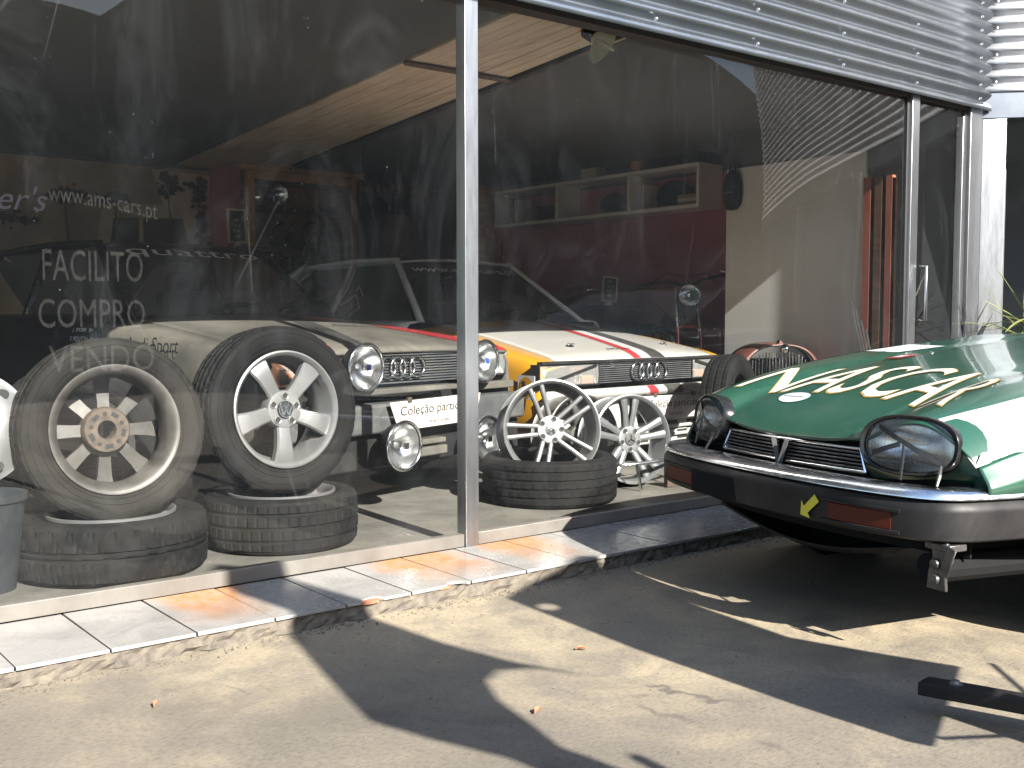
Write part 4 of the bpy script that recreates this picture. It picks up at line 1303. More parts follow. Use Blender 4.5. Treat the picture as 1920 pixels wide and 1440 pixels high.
# chequered apron with air slots
ap = MB(); ap.bb(-0.97, 0.97, -0.02, 0.05, 0.13, 0.448)
ap = ap.build("apron", "white_paint", a2, bevel=0.012)
for r_ in range(4):
    for q in range(10):
        if (r_ + q) % 2:
            continue
        m = MB(); m.bb(-0.15 + q * 0.10, -0.05 + q * 0.10, -0.0235, -0.0205, 0.15 + r_ * 0.062, 0.15 + r_ * 0.062 + 0.058)
        m.build("chequer", "black_stripe", ap)
for r_ in range(3):
    m = MB(); m.box((0.34, -0.035, 0.185 + r_ * 0.052), (0.52, 0.02, 0.016), (R(25), 0, 0)); m.build("louvre", "white_paint", ap, bevel=0.003)
# suspension-brand roundel on the left wing
m = MB(); m.bb(-0.990, -0.986, 0.06, 0.20, 0.46, 0.60); pn = m.build("wing_sticker", "sticker_white", a2)
m = MB(); m.lathe([(0.0001, -0.9925), (0.055, -0.9915)], 28, 'X', (0, 0.13, 0.53), sz=1.15); m.build("roundel", "yellow_paint", pn)
m = MB()
for q in range(5):
    m.box((-0.9935, 0.125 + 0.012 * q * 0.4, 0.495 + 0.017 * q), (0.002, 0.032 - 0.003 * q, 0.008), (R(15), 0, 0))
m.build("spring_mark", "print_black", pn)
def carloc(root, x, y, z):
    p = Matrix.Rotation(root.rotation_euler.z, 3, 'Z') @ Vector((x, y, z))
    return (root.location.x + p.x, root.location.y + p.y, root.location.z + p.z)
plate_sign(carloc(a1, 0.115, -0.115, 0.392), (R(-4), R(-1.0), R(13.5)), "Coleção particular card hung below the beige bonnet car's grille", 0.69, 0.142)
plate_sign(carloc(a2, 0.12, -0.105, 0.30), (R(-4), R(1.0), R(5)), "Coleção particular card hung on the white car's front bumper", 0.66, 0.145)

# ---- cream car at the left edge, only its front corner in view
a3 = empty("cream_car", (0.16, 4.72, AF), (0, 0, R(4)), "ivory coloured car behind the bucket and wheel cover", "car")
c3 = Coupe(a3, 0.74, 0.66, 0.86, 0.95, 0.84, "ivory_paint", "ivory_paint", "ivory_paint", "ivory_paint")
slats(a3, -0.42, 0.42, 0.60, 0.80, 0.05, 9, "black_plastic")
for sd in (-1, 1):
    rect_lamp(a3, sd * 0.80 if sd < 0 else 0.44, -0.44 if sd < 0 else 0.80, 0.62, 0.78, 0.04)
m = MB(); m.bb(-0.84, 0.84, -0.06, 0.08, 0.38, 0.56); m.build("bumper", "black_plastic", a3, bevel=0.02)
m = MB(); m.bb(-0.82, 0.82, 0.0, 0.1, 0.2, 0.37); m.build("apron", "ivory_paint", a3, bevel=0.02)

# ================================================================ GREEN GRAND TOURER ON THE FORECOURT
jag = empty("green_coupe", (2.97, 2.27, 0.0), (0, 0, R(-13)), "dark green long-nosed coupe lettered NASCAR parked nose towards the tyres", "car")
# local axes: x back from the nose, y to the car's far side, z up
JX = [0, 0.05, 0.1, 0.25, 0.5, 0.8, 1.1, 1.5, 1.75, 3.0, 4.4]
JZ = [0.60, 0.635, 0.662, 0.718, 0.782, 0.832, 0.868, 0.905, 0.925, 0.925, 0.86]
def jw(x):
    return sinterp(x, [0, 0.1, 0.3, 0.6, 1.0, 3.4, 4.4], [0.645, 0.69, 0.735, 0.765, 0.78, 0.78, 0.66])
def jz(x, y):
    a = abs(y)
    z = sinterp(x, JX, JZ)
    e = math.exp(-max(x, 0) / 0.5)
    z += 0.047 * math.exp(-((a - 0.50) / 0.125) ** 2) * e                     # wing crowns over the lamps
    z -= 0.012 * math.exp(-((a - 0.36) / 0.045) ** 2) * (0.35 + 0.65 * e)      # valley beside the bonnet bulge
    w = jw(x)
    ys = w - 0.17
    if a > ys:
        z -= 0.105 * ((a - ys) / 0.17) ** 2.3
    return z
def jlip(y):
    """how far the bonnet edge sits back from the nose"""
    return 0.012 + 0.125 * (abs(y) / 0.66) ** 2.4
def top(u, v):
    a = -1 + 2 * u
    v2 = v ** 1.6
    x0 = jlip(a * 0.66)
    x = x0 + (1.78 - x0) * v2
    y = a * jw(x)
    return (x, y, jz(x, y))
m = MB(); m.grid(top, 72, 48)
bonnet = m.build("bonnet", "green_paint", jag, smooth=60, solid=0.012)
for sd in (-1, 1):
    def side(u, v, sd=sd):
        x0 = jlip(0.66)
        x = x0 + (4.35 - x0) * u ** 1.5
        w = jw(x)
        z1 = jz(min(x, 1.78), w) if x < 1.78 else jz(x, jw(x))
        bulge = 0.030 * math.sin(math.pi * min(1, v * 1.05)) + 0.012 * math.sin(math.pi * v) ** 4
        zl = interp(x, [0.0, 0.46, 0.50, 1.22, 1.26], [0.44, 0.44, 0.34, 0.34, 0.30])
        for xa in (0.86, 3.45):
            if abs(x - xa) < 0.36:
                zl = max(zl, 0.34 + math.sqrt(0.36 ** 2 - (x - xa) ** 2) * 0.86)
        z = z1 + (zl - z1) * v
        tuck = 0.05 * max(0, (v - 0.72) / 0.28) ** 2
        return (x, sd * (w + bulge - tuck), z)
    m = MB(); m.grid(side, 60, 16); m.build("wing", "green_paint", jag, smooth=60, solid=0.01)
    # front face of the wing round the headlamp
    def face(u, v, sd=sd):
        y = 0.345 + (jw(jlip(0.66)) - 0.345) * u
        x = jlip(y)
        zt = jz(x, y)
        return (x + 0.03 * math.sin(math.pi * v) * -0.3 + 0.05 * v * v, sd * y, zt + (0.50 - zt) * v)
    m = MB(); m.grid(face, 72, 48)
    def outside(fc):
        yy = sum(m.v[i][1] for i in fc) / 4 - sd * 0.497
        zz = sum(m.v[i][2] for i in fc) / 4 - 0.618
        return abs(yy / 0.142) ** 2.5 + abs(zz / 0.080) ** 2.5 > 1.08
    m.f = [fc for fc in m.f if outside(fc)]
    m.build("lamp_panel", "green_paint", jag, smooth=60)
    # oval headlamp
    cy, cz = sd * 0.497, 0.618
    cx = jlip(0.497) + 0.006
    hl = bpy.data.objects.new("headlight", None)
    A, B = 0.142, 0.080
    def ov(t, k=1.0):
        c, s_ = math.cos(t), math.sin(t)
        p = 2.0 / 2.5
        return (abs(c) ** p * math.copysign(1, c) * A * k, abs(s_) ** p * math.copysign(1, s_) * B * k)
    n = 64
    m = MB()
    prof = [(1.11, 0.03), (1.14, -0.006), (1.10, -0.014), (1.015, -0.012), (0.975, 0.002), (0.96, 0.06)]
    vs, fs = [], []
    for k, d in prof:
        for j in range(n):
            a, b = ov(2 * math.pi * j / n, k)
            vs.append((d, a, b))
    for i in range(len(prof) - 1):
        for j in range(n):
            fs.append((i * n + j, i * n + (j + 1) % n, (i + 1) * n + (j + 1) % n, (i + 1) * n + j))
    m.add(vs, fs)
    hl = m.build("headlight", "black_gloss", jag, smooth=60)
    hl.location = (cx, cy, cz)
    hl.rotation_euler = (0, R(8), R(-16) * sd)
    def bowl(depth, k0, off):
        vs, fs = [(off + depth, 0, 0)], []
        ks = [0.2, 0.45, 0.7, 0.9, k0]
        for k in ks:
            for j in range(n):
                a, b = ov(2 * math.pi * j / n, k)
                vs.append((off + depth * (1 - (k / k0) ** 2), a, b))
        for j in range(n):
            fs.append((0, 1 + j, 1 + (j + 1) % n))
        for i in range(len(ks) - 1):
            for j in range(n):
                fs.append((1 + i * n + j, 1 + i * n + (j + 1) % n, 1 + (i + 1) * n + (j + 1) % n, 1 + (i + 1) * n + j))
        q = MB(); q.add(vs, fs)
        return q
    bowl(0.055, 0.97, 0.006).build("reflector", "reflector", hl, smooth=60)
    bowl(-0.020, 0.985, -0.006).build("lens", "lamp_lens", hl, smooth=60)
    bowl(-0.022, 0.99, -0.010).build("cover_glass", "clear_cover", hl, smooth=60)
    for ya, za, yb, zb in ((0.095, 0.052, -0.112, -0.047), (0.110, -0.032, 0.012, 0.002)):
        q = MB()
        pts = [(ya + (yb - ya) * i / 6, za + (zb - za) * i / 6) for i in range(7)]
        vs, fs = [], []
        for (yy, zz) in pts:
            e2 = (yy / A) ** 2 + (zz / B) ** 2
            d = -0.036 + 0.022 * min(1, e2)
            for o_ in (-0.008, 0.008):
                vs.append((d, yy, zz + o_))
        for i in range(6):
            fs.append((2 * i, 2 * i + 1, 2 * i + 3, 2 * i + 2))
        q.add(vs, fs); q.build("tape_strip", "tape_black", hl, solid=0.0015)
    q = MB(); q.tube([(-0.036, 0.0, 0.0), (-0.042, -0.004, -0.05), (-0.052, -0.008, -0.105)], [0.004, 0.005, 0.004], 5); q.build("tape_tail", "tape_black", hl)
    q = MB(); q.tube([(-0.018, -0.112, -0.052), (-0.034, -0.118, -0.08), (-0.05, -0.12, -0.112)], [0.004, 0.006, 0.004], 5); q.build("tape_tail", "tape_black", hl)
# grille
m = MB(); m.grid(lambda u, v: (0.075 + 0.03 * (2 * u - 1) ** 2, -0.36 + 0.72 * u, 0.505 + 0.13 * v), 16, 3)
gr = m.build("grille", "black_matt", jag, solid=0.01)
def gx(y):
    return 0.012 + 0.03 * (abs(y) / 0.36) ** 2
def gz(y, t):
    zt = 0.592 - 0.004 * abs(y)
    return 0.520 + (zt - 0.520) * t
def gpath(t, y0=-0.36, y1=0.36, n=16):
    return [(gx(y0 + (y1 - y0) * i / n) + 0.012 * t, y0 + (y1 - y0) * i / n, gz(y0 + (y1 - y0) * i / n, t)) for i in range(n + 1)]
for k in range(5):
    t = 0.16 + 0.165 * k
    for y0, y1 in ((-0.355 + 0.03 * t, -0.012 - 0.02 * t), (0.012 + 0.02 * t, 0.355 - 0.03 * t)):
        m = MB(); m.tube(gpath(t, y0, y1, 8), 0.0034, 6); m.build("slat", "steel_raw", gr, smooth=60)
for t, r in ((0.0, 0.006), (1.0, 0.006)):
    m = MB(); m.tube(gpath(t, -0.36 + 0.03 * t, 0.36 - 0.03 * t), r, 6); m.build("grille_bar", "chrome", gr, smooth=60)
for s in (-1, 1):
    m = MB(); m.tube([(gx(0.36), s * 0.36, 0.520), (gx(0.33) + 0.012, s * 0.33, 0.590)], 0.006, 6); m.build("grille_bar", "chrome", gr, smooth=60)
    m = MB(); m.tube([(0.004, s * 0.034, 0.592), (0.0, s * 0.004, 0.512)], 0.011, 4); m.build("centre_vee", "grey_plastic", gr)
# panel between grille and bumper
m = MB(); m.grid(lambda u, v: (0.06 + 0.10 * (2 * u - 1) ** 2, (-1 + 2 * u) * 0.66, 0.30 + 0.22 * v), 20, 4); m.build("valance", "black_matt", jag, solid=0.01)
# bumper: black rubber section with bright blade on top
def bpath(n=48):
    pts = []
    half = [(-0.105, 0.0), (-0.100, 0.2), (-0.085, 0.38), (-0.055, 0.54), (-0.022, 0.635), (0.012, 0.685), (0.065, 0.715), (0.15, 0.735), (0.35, 0.765), (0.60, 0.795)]
    ln = [0]
    for a, b in zip(half, half[1:]):
        ln.append(ln[-1] + math.dist(a, b))
    out = []
    for i in range(n + 1):
        s = ln[-1] * i / n
        out.append((sinterp(s, ln, [p[0] for p in half]), sinterp(s, ln, [p[1] for p in half])))
    return [(x, -y) for x, y in reversed(out)] + out[1:]
BP = bpath()
def along(prof, name, mat, parent, smooth=40, i0=0, i1=None, closed=True):
    """sweep prof [(outward, z)] along the bumper line"""
    pts = BP[i0:i1]
    vs, fs = [], []
    k = len(prof)
    for i, (x, y) in enumerate(pts):
        a, b = pts[max(i - 1, 0)], pts[min(i + 1, len(pts) - 1)]
        tx, ty = b[0] - a[0], b[1] - a[1]
        L = math.hypot(tx, ty)
        nx, ny = -ty / L, tx / L
        for o, z in prof:
            vs.append((x + nx * o, y + ny * o, z))
    for i in range(len(pts) - 1):
        for j in range(k if closed else k - 1):
            fs.append((i * k + j, i * k + (j + 1) % k, (i + 1) * k + (j + 1) % k, (i + 1) * k + j))
    if closed:
        fs.append(tuple(range(k))); fs.append(tuple(range((len(pts) - 1) * k, len(pts) * k)))
    m = MB(); m.add(vs, fs)
    return m.build(name, mat, parent, smooth=smooth)
bum = along([(0.0, 0.365), (0.012, 0.372), (0.014, 0.45), (0.012, 0.463), (0.0, 0.478), (-0.02, 0.482), (-0.06, 0.482), (-0.06, 0.365)], "bumper", "black_plastic", jag)
along([(0.004, 0.4835), (0.010, 0.488), (0.008, 0.499), (-0.004, 0.510), (-0.022, 0.514), (-0.085, 0.512), (-0.085, 0.484)], "chrome_blade", "chrome_dusty", bum, 50)
for s in (-1, 1):
    mid = min(range(len(BP)), key=lambda i: abs(BP[i][1] - s * 0.455) + (10 if BP[i][0] > 0 else 0))
    along([(0.0145, 0.388), (0.017, 0.39), (0.017, 0.438), (0.0145, 0.44)], "indicator", "amber_lens", bum, 40, mid - 4, mid + 5)
    along([(0.0147, 0.378), (0.022, 0.379), (0.022, 0.387), (0.0147, 0.388)], "indicator_rim", "black_plastic", bum, 40, mid - 5, mid + 6)
    along([(0.0147, 0.441), (0.022, 0.442), (0.022, 0.450), (0.0147, 0.451)], "indicator_rim", "black_plastic", bum, 40, mid - 5, mid + 6)
m = MB(); m.grid(lambda u, v: (-0.124 + 0.03 * (2 * u - 1) ** 2 * 0.4, -0.03 + 0.30 * u + 0.08, 0.374 + 0.078 * v), 4, 2); m.build("plate_recess", "black_matt", bum, solid=0.004)
# yellow arrow sticker
arrow = [(-0.5, -0.42), (-0.02, -0.5), (-0.14, -0.30), (0.42, 0.22), (0.20, 0.48), (-0.34, -0.06), (-0.46, 0.16)]
m = MB()
m.add([(0.0, -a * 0.078, b * 0.078) for a, b in arrow], [tuple(range(len(arrow)))])
o = m.build("arrow_sticker", "sticker_yellow", bum, solid=0.001)
o.location = (-0.117, -0.292, 0.418); o.rotation_euler = (0, 0, R(8))
# tow bracket under the bumper end
br = MB(); br.prism([(0.0, 0.0), (0.07, 0.0), (0.065, 0.05), (0.05, 0.09), (0.055, 0.13), (0.0, 0.14), (-0.02, 0.09), (0.005, 0.05)], 0, 0.012, 'YZ')
br.box((0.03, 0.03, 0.125), (0.07, 0.09, 0.02)); br.box((-0.01, -0.015, 0.09), (0.006, 0.03, 0.09), (R(20), 0, 0))
o = br.build("tow_bracket", "steel_raw", jag, bevel=0.003); o.location = (0.02, -0.700, 0.225)
for dz in (0.03, 0.075):
    b2 = MB(); b2.lathe([(0.0001, -0.014), (0.014, -0.012), (0.016, 0.0)], 14, 'X', (0.0, 0.035, dz)); b2.build("bolt", "steel_raw", o, smooth=50)
tb = MB(); tb.tube([(0.06, -0.60, 0.27), (0.5, -0.58, 0.25)], 0.045, 12); tb.build("chassis_leg", "black_matt", jag)
m = MB(); m.grid(lambda u, v: (0.10 + 0.35 * v, -0.45 + 0.9 * u, 0.30 - 0.09 * math.sin(math.pi * u) * math.sin(math.pi * min(1, v + 0.25))), 14, 8); m.build("chin_spoiler", "black_plastic", jag, smooth=50, solid=0.01)
m = MB(); m.bb(0.5, 4.1, -0.59, 0.59, 0.22, 0.45); m.build("underbody", "black_matt", jag)
for sd in (-1, 1):
    for xx in (0.86, 3.45):
        mm = MB(); mm.lathe([(0.0001, 0.0), (0.36, 0.0), (0.36, 0.006), (0.0001, 0.006)], 32, 'Y', (xx, sd * 0.60, 0.34)); mm.build("wheel_arch", "black_matt", jag)
        wm = MB(); wm.lathe([(0.20, -0.10), (0.29, -0.11), (0.315, -0.09), (0.32, 0.0), (0.315, 0.09), (0.29, 0.11), (0.20, 0.10)], 40, 'Y', (xx, sd * 0.72, 0.32), closed=True)
        wh = wm.build("wheel", "rubber_old", jag, smooth=40)
        wm = MB(); wm.lathe([(0.0001, 0.08 * sd), (0.2, 0.10 * sd), (0.2, -0.1 * sd)], 32, 'Y', (xx, sd * 0.72, 0.32)); wm.build("rim", "silver_paint", wh, smooth=40)
# cabin
m = MB(); m.grid(lambda u, v: (1.80 + 2.55 * v, (-1 + 2 * u) * (jw(1.8 + 2.55 * v) + 0.0), jz(1.80 + 2.55 * v, (-1 + 2 * u) * jw(1.8 + 2.55 * v))), 24, 20); m.build("body_deck", "green_paint", jag, smooth=60, solid=0.01)
m = MB(); m.grid(lambda u, v: (1.92 + 0.85 * v + 0.08 * (2 * u - 1) ** 2, (-1 + 2 * u) * (0.64 - 0.12 * v), 0.915 + 0.32 * v), 12, 6); m.build("windscreen", "car_glass", jag, smooth=60)
m = MB(); m.grid(lambda u, v: (2.75 + 0.85 * v, (-1 + 2 * u) * 0.53, 1.25 - 0.02 * (2 * u - 1) ** 2 - 0.03 * v * v), 10, 6); m.build("roof", "green_paint", jag, smooth=60, solid=0.02)
m = MB(); m.add([(3.6, -0.53, 1.21), (3.6, 0.53, 1.21), (4.25, 0.6, 0.90), (4.25, -0.6, 0.90)], [(0, 1, 2, 3)]); m.build("rear_window", "car_glass", jag)
for sd in (-1, 1):
    m = MB(); m.add([(2.15, sd * 0.64, 0.92), (2.80, sd * 0.53, 1.22), (3.6, sd * 0.53, 1.19), (4.05, sd * 0.62, 0.92)], [(0, 1, 2, 3)]); m.build("side_window", "car_glass", jag)
    m = MB(); m.tube([(2.00, sd * 0.645, 0.915), (2.77, sd * 0.53, 1.235)], 0.022, 6); m.build("screen_pillar", "green_paint", jag)
# lettering on the bonnet, read from the front
def jtext(txt, y_left, width, x_base, h, mat, lift, arc=0.0, offset=0.0):
    def fn(u, v):
        y = y_left - u
        c = (u / width - 0.5) * 2
        x = x_base + v * (1 - 0.30 * c * c) - arc * c * c
        return (x, y, jz(x, y) + lift)
    return fit_text(txt, width, h, fn, "lettering", mat, bonnet, offset=offset, cut=0.035)
jtext("NASCAR", 0.505, 1.02, 0.285, 0.42, "lettering_gold", 0.0025, 0.10, 0.010)
jtext("NASCAR", 0.500, 1.01, 0.292, 0.405, "lettering_cream", 0.0040, 0.10, 0.002)
def patch(pts, mat, name, lift=0.003, n=12):
    m = MB()
    cx = sum(p[0] for p in pts) / len(pts); cy = sum(p[1] for p in pts) / len(pts)
    vs, fs = [(cx, cy, jz(cx, cy) + lift)], []
    for k in range(1, 5):
        for p in pts:
            x, y = cx + (p[0] - cx) * k / 4, cy + (p[1] - cy) * k / 4
            vs.append((x, y, jz(x, y) + lift))
    q = len(pts)
    for j in range(q):
        fs.append((0, 1 + j, 1 + (j + 1) % q))
    for k in range(3):
        for j in range(q):
            fs.append((1 + k * q + j, 1 + k * q + (j + 1) % q, 1 + (k + 1) * q + (j + 1) % q, 1 + (k + 1) * q + j))
    m.add(vs, fs)
    return m.build(name, mat, bonnet, smooth=60)
patch([(0.225 + 0.046 * math.cos(t * math.pi / 16), 0.192 + 0.068 * math.sin(t * math.pi / 16)) for t in range(32)], "sticker_white", "round_sticker")
patch([(0.222, 0.245), (0.225, 0.25), (0.232, 0.15), (0.229, 0.148)], "print_black", "pen_line", 0.005)
patch([(0.83, 0.37), (0.83, 0.29), (0.94, 0.29), (0.94, 0.37)], "red_paint", "sticker")
patch([(0.855, 0.355), (0.855, 0.305), (0.905, 0.305), (0.905, 0.355)], "sticker_white", "sticker", 0.005)
patch([(0.95, 0.60), (0.95, 0.42), (1.2, 0.40), (1.2, 0.60)], "sticker_white", "white_panel")
patch([(1.35, 0.05), (1.35, -0.15), (1.45, -0.15), (1.45, 0.05)], "pink_red", "sticker", 0.005)
# white flash along the near wing
for sd in (-1, 1):
    def flash(u, v, sd=sd):
        t = 0.125 + 0.03 * v + u * 1.3
        x = t
        w = jw(x)
        q = v
        top_f = interp(x, [0.16, 0.24, 0.45, 0.9], [0.02, 0.18, 0.42, 0.60])
        if q < top_f:
            k = 1 - q / max(top_f, 1e-3)
            y = w - (1 - q / max(top_f, 1e-3)) * interp(x, [0.125, 0.25, 0.45], [0.135, 0.125, 0.115])
            return (x, sd * (y + 0.001), jz(x, y) + 0.004)
        k = (q - top_f) / (1 - top_f)
        z1 = jz(x, w)
        zb = 0.615
        z = z1 + (zb - z1) * k
        vv = (z - z1) / (0.30 - z1)
        bulge = 0.030 * math.sin(math.pi * min(1, vv * 1.05)) + 0.012 * math.sin(math.pi * vv) ** 4
        return (x, sd * (w + bulge + 0.004), z)
    m = MB(); m.grid(flash, 30, 16); m.build("white_flash", "white_paint", jag, smooth=60)
# black coach line under the flash

# ================================================================ THINGS IN THE SHOWROOM
# wall shelf on the maroon wall
sh = empty("wall_shelf", (6.8, 7.4, 1.9), label="long white open-fronted wall shelf on the maroon wall", cat="shelf")
def shp(x0, x1, y0, y1, z0, z1, name):
    m = MB(); m.bb(x0 - 6.8, x1 - 6.8, y0 - 7.4, y1 - 7.4, z0 - 1.9, z1 - 1.9)
    return m.build(name, "shelf_white", sh, bevel=0.002)
SY0, SY1, SZ0, SZ1 = 6.05, 8.80, 1.905, 2.275
shp(6.80, 7.098, SY0, SY1, SZ0, SZ0 + 0.032, "bottom_board")
shp(6.80, 7.098, SY0, SY1, SZ1 - 0.032, SZ1, "top_board")
for y in (SY0, 6.86, 7.83, SY1 - 0.03):
    shp(6.803, 7.095, y, y + 0.03, SZ0 + 0.033, SZ1 - 0.033, "end_board" if y in (SY0, SY1 - 0.03) else "divider")
def thing_box(name, x0, x1, y0, y1, z0, z1, mat, label, cat, bevel=0.006, lid=None):
    e = empty(name, ((x0 + x1) / 2, (y0 + y1) / 2, z0), label=label, cat=cat)
    m = MB(); m.box((0, 0, (z1 - z0) / 2), (x1 - x0, y1 - y0, z1 - z0)); m.build("body", mat, e, bevel=bevel)
    if lid:
        m = MB(); m.box((0, 0, z1 - z0 - 0.01), (x1 - x0 + 0.012, y1 - y0 + 0.012, 0.035)); m.build("lid", lid, e, bevel=bevel)
    return e
thing_box("box", 6.83, 6.98, 7.33, 7.52, SZ1, SZ1 + 0.145, "paper_white", "small white box standing on top of the wall shelf", "box", lid="paper_white")
b = thing_box("carton", 6.84, 7.02, 6.10, 6.30, SZ1, SZ1 + 0.17, "grey_plastic", "dark grey carton at the end of the shelf top", "box", lid="black_plastic")
thing_box("speaker_box", 6.90, 7.06, 6.07, 6.095, SZ1, SZ1 + 0.10, "black_plastic", "thin black case leaning by the grey carton", "case")
# orange crown-shaped pot
e = empty("orange_pot", (6.90, 6.86, SZ1), label="orange fabric pot with pinched rim on top of the shelf", cat="pot")
m = MB(); n = 28
vs, fs = [], []
for k, (r, z) in enumerate([(0.0001, 0), (0.055, 0.0), (0.062, 0.03), (0.068, 0.08), (0.078, 0.13), (0.070, 0.128), (0.056, 0.03), (0.0001, 0.02)]):
    for j in range(n):
        a = 2 * math.pi * j / n
        zz = z + (0.022 * math.sin(a * 5) if k in (4, 5) else 0)
        vs.append((r * math.cos(a), r * math.sin(a), zz))
for k in range(7):
    for j in range(n):
        fs.append((k * n + j, k * n + (j + 1) % n, (k + 1) * n + (j + 1) % n, (k + 1) * n + j))
m.add(vs, fs); m.build("vessel", "orange_fabric", e, smooth=50)
def helmet(loc, label, mat="dark_cloth", s=1.0):
    e = empty("helmet", loc, (0, 0, R(-60)), label, "helmet")
    m = MB()
    def sh_(u, v):
        a, b = 2 * math.pi * u, -0.45 + v * (math.pi / 2 + 0.45)
        r = 0.125 * s
        return (r * 1.15 * math.cos(a) * math.cos(b), r * 0.95 * math.sin(a) * math.cos(b), 0.075 * s + r * math.sin(b) * (1.05 if b > 0 else 0.8))
    m.grid(sh_, 28, 12); m.build("shell", mat, e, smooth=70)
    m = MB(); m.grid(lambda u, v: (0.146 * s * math.cos(-0.9 + 1.8 * u), 0.122 * s * math.sin(-0.9 + 1.8 * u), (0.06 + 0.07 * v) * s), 10, 3); m.build("visor", "car_glass", e, smooth=70, solid=0.004)
    return e
helmet((6.93, 6.58, SZ1 + 0.0), "black helmet on the shelf top between pot and carton", s=0.9)
helmet((6.95, 7.20, SZ0 + 0.034), "dark helmet inside the middle bay of the shelf", s=0.95)
helmet((6.95, 6.45, SZ0 + 0.034), "bulky dark helmet inside the shelf bay by the end board", s=1.15)
thing_box("binder", 6.86, 7.05, 8.58, 8.63, SZ0 + 0.033, SZ0 + 0.29, "bucket_plastic", "blue-black binder upright in the far shelf bay", "binder")
thing_box("binder", 6.86, 7.05, 8.50, 8.555, SZ0 + 0.033, SZ0 + 0.27, "paper_white", "pale binder beside the blue-black one", "binder")
thing_box("tool_case", 6.86, 7.05, 8.00, 8.38, SZ0 + 0.033, SZ0 + 0.18, "dark_wood", "brown case lying in the far shelf bay", "case")
thing_box("file", 6.86, 7.05, 6.74, 6.77, SZ0 + 0.033, SZ0 + 0.26, "paper_white", "white file leaning against the shelf divider", "file")
for q in range(3):
    thing_box("book", 6.86, 7.04, 6.12, 6.34, SZ0 + 0.034 + q * 0.031, SZ0 + 0.063 + q * 0.031, ("cardboard", "paper_white", "cardboard")[q], ("brown book at the bottom of the pile in the shelf", "white book in the middle of the pile in the shelf", "brown book on top of the pile in the shelf")[q], "book", 0.002)
# black helmet bag hanging on the corner of the partition
e = empty("hanging_bag", (6.40, 5.36, 1.80), label="black bag hanging at the grey partition's edge beside the shelf", cat="bag")
m = MB(); m.lathe([(0.0001, 0.0), (0.045, 0.005), (0.075, 0.04), (0.085, 0.12), (0.082, 0.20), (0.06, 0.27), (0.02, 0.30), (0.0001, 0.30)], 28, 'Z', sx=0.45); m.build("pouch", "dark_cloth", e, smooth=60)
m = MB(); m.tube([(0.0, -0.03, 0.28), (0.005, -0.02, 0.36), (0.005, 0.02, 0.36), (0.0, 0.03, 0.28)], 0.007, 6); m.build("strap", "dark_cloth", e)
m = MB(); m.tube([(-0.042, -0.045, 0.13), (-0.044, 0.0, 0.135), (-0.042, 0.045, 0.13)], 0.006, 6); m.build("trim", "chrome_dusty", e)
# reflector lamp by the ceiling
e = empty("dish_lamp", (3.585, 3.80, 2.300), (R(0), R(0), R(0)), "pale enamel dish lamp with folded tube under the ceiling", "lamp")
rot = Vector((0.35, -0.72, -0.55)).to_track_quat('Z', 'Y').to_matrix().to_4x4()
m = MB(); m.lathe([(0.0001, -0.05), (0.03, -0.05), (0.05, -0.03), (0.082, -0.008), (0.100, 0.0), (0.102, 0.004), (0.098, 0.003), (0.05, -0.025), (0.0001, -0.045)], 40, 'Z'); m.xform(rot); m.build("dish", "lamp_enamel", e, smooth=50)
m = MB()
for s in (-0.014, 0.014):
    m.tube([(s, 0, -0.04), (s, 0, 0.05)], 0.010, 10)
m.tube([(-0.014, 0, 0.05), (-0.007, 0, 0.06), (0.007, 0, 0.06), (0.014, 0, 0.05)], 0.010, 8)
m.xform(rot); m.build("tube", "lamp_tube", e, smooth=60)
m = MB(); m.tube([tuple(rot @ Vector((0, 0, -0.05))), tuple(rot @ Vector((0, 0, -0.10))), tuple(rot @ Vector((0, 0, -0.10)) + Vector((0, 0, 0.03)))], 0.03, 12); m.build("holder", "black_plastic", e, smooth=50)

# glazed wooden display cabinet on the back wall
cb = empty("display_cabinet", (4.83, 9.4, 0.058), label="honey wood display cabinet with steering wheels and lamps behind glass", cat="cabinet")
def cbp(x0, x1, y0, y1, z0, z1, name, mat, parent=cb, bevel=0.004):
    m = MB(); m.bb(x0, x1, y0, y1, z0, z1)
    return m.build(name, mat, parent, bevel=bevel)
CW = 0.56
cbp(-CW, -CW + 0.06, -0.24, 0.2, 0, 2.27, "side_post", "honey_wood")
cbp(CW - 0.06, CW, -0.24, 0.2, 0, 2.27, "side_post", "honey_wood")
cbp(-CW + 0.061, CW - 0.061, -0.238, 0.2, 2.19, 2.27, "top_rail", "honey_wood")
cbp(-CW - 0.05, CW + 0.05, -0.28, 0.2, 2.271, 2.33, "cornice", "honey_wood")
cbp(-CW + 0.061, CW - 0.061, 0.16, 0.2, 0.05, 2.189, "back_board", "honey_wood")
cbp(-CW + 0.061, CW - 0.061, -0.2, 0.155, 1.93, 1.95, "shelf_board", "dark_wood")
cbp(-CW + 0.061, CW - 0.061, -0.2, 0.155, 1.45, 1.475, "shelf_board", "dark_wood")
m = MB(); m.add([(-CW + 0.06, -0.225, 0.9), (CW - 0.06, -0.225, 0.9), (CW - 0.06, -0.225, 2.19), (-CW + 0.06, -0.225, 2.19)], [(0, 1, 2, 3)]); m.build("glass_door", "clear_cover", cb)
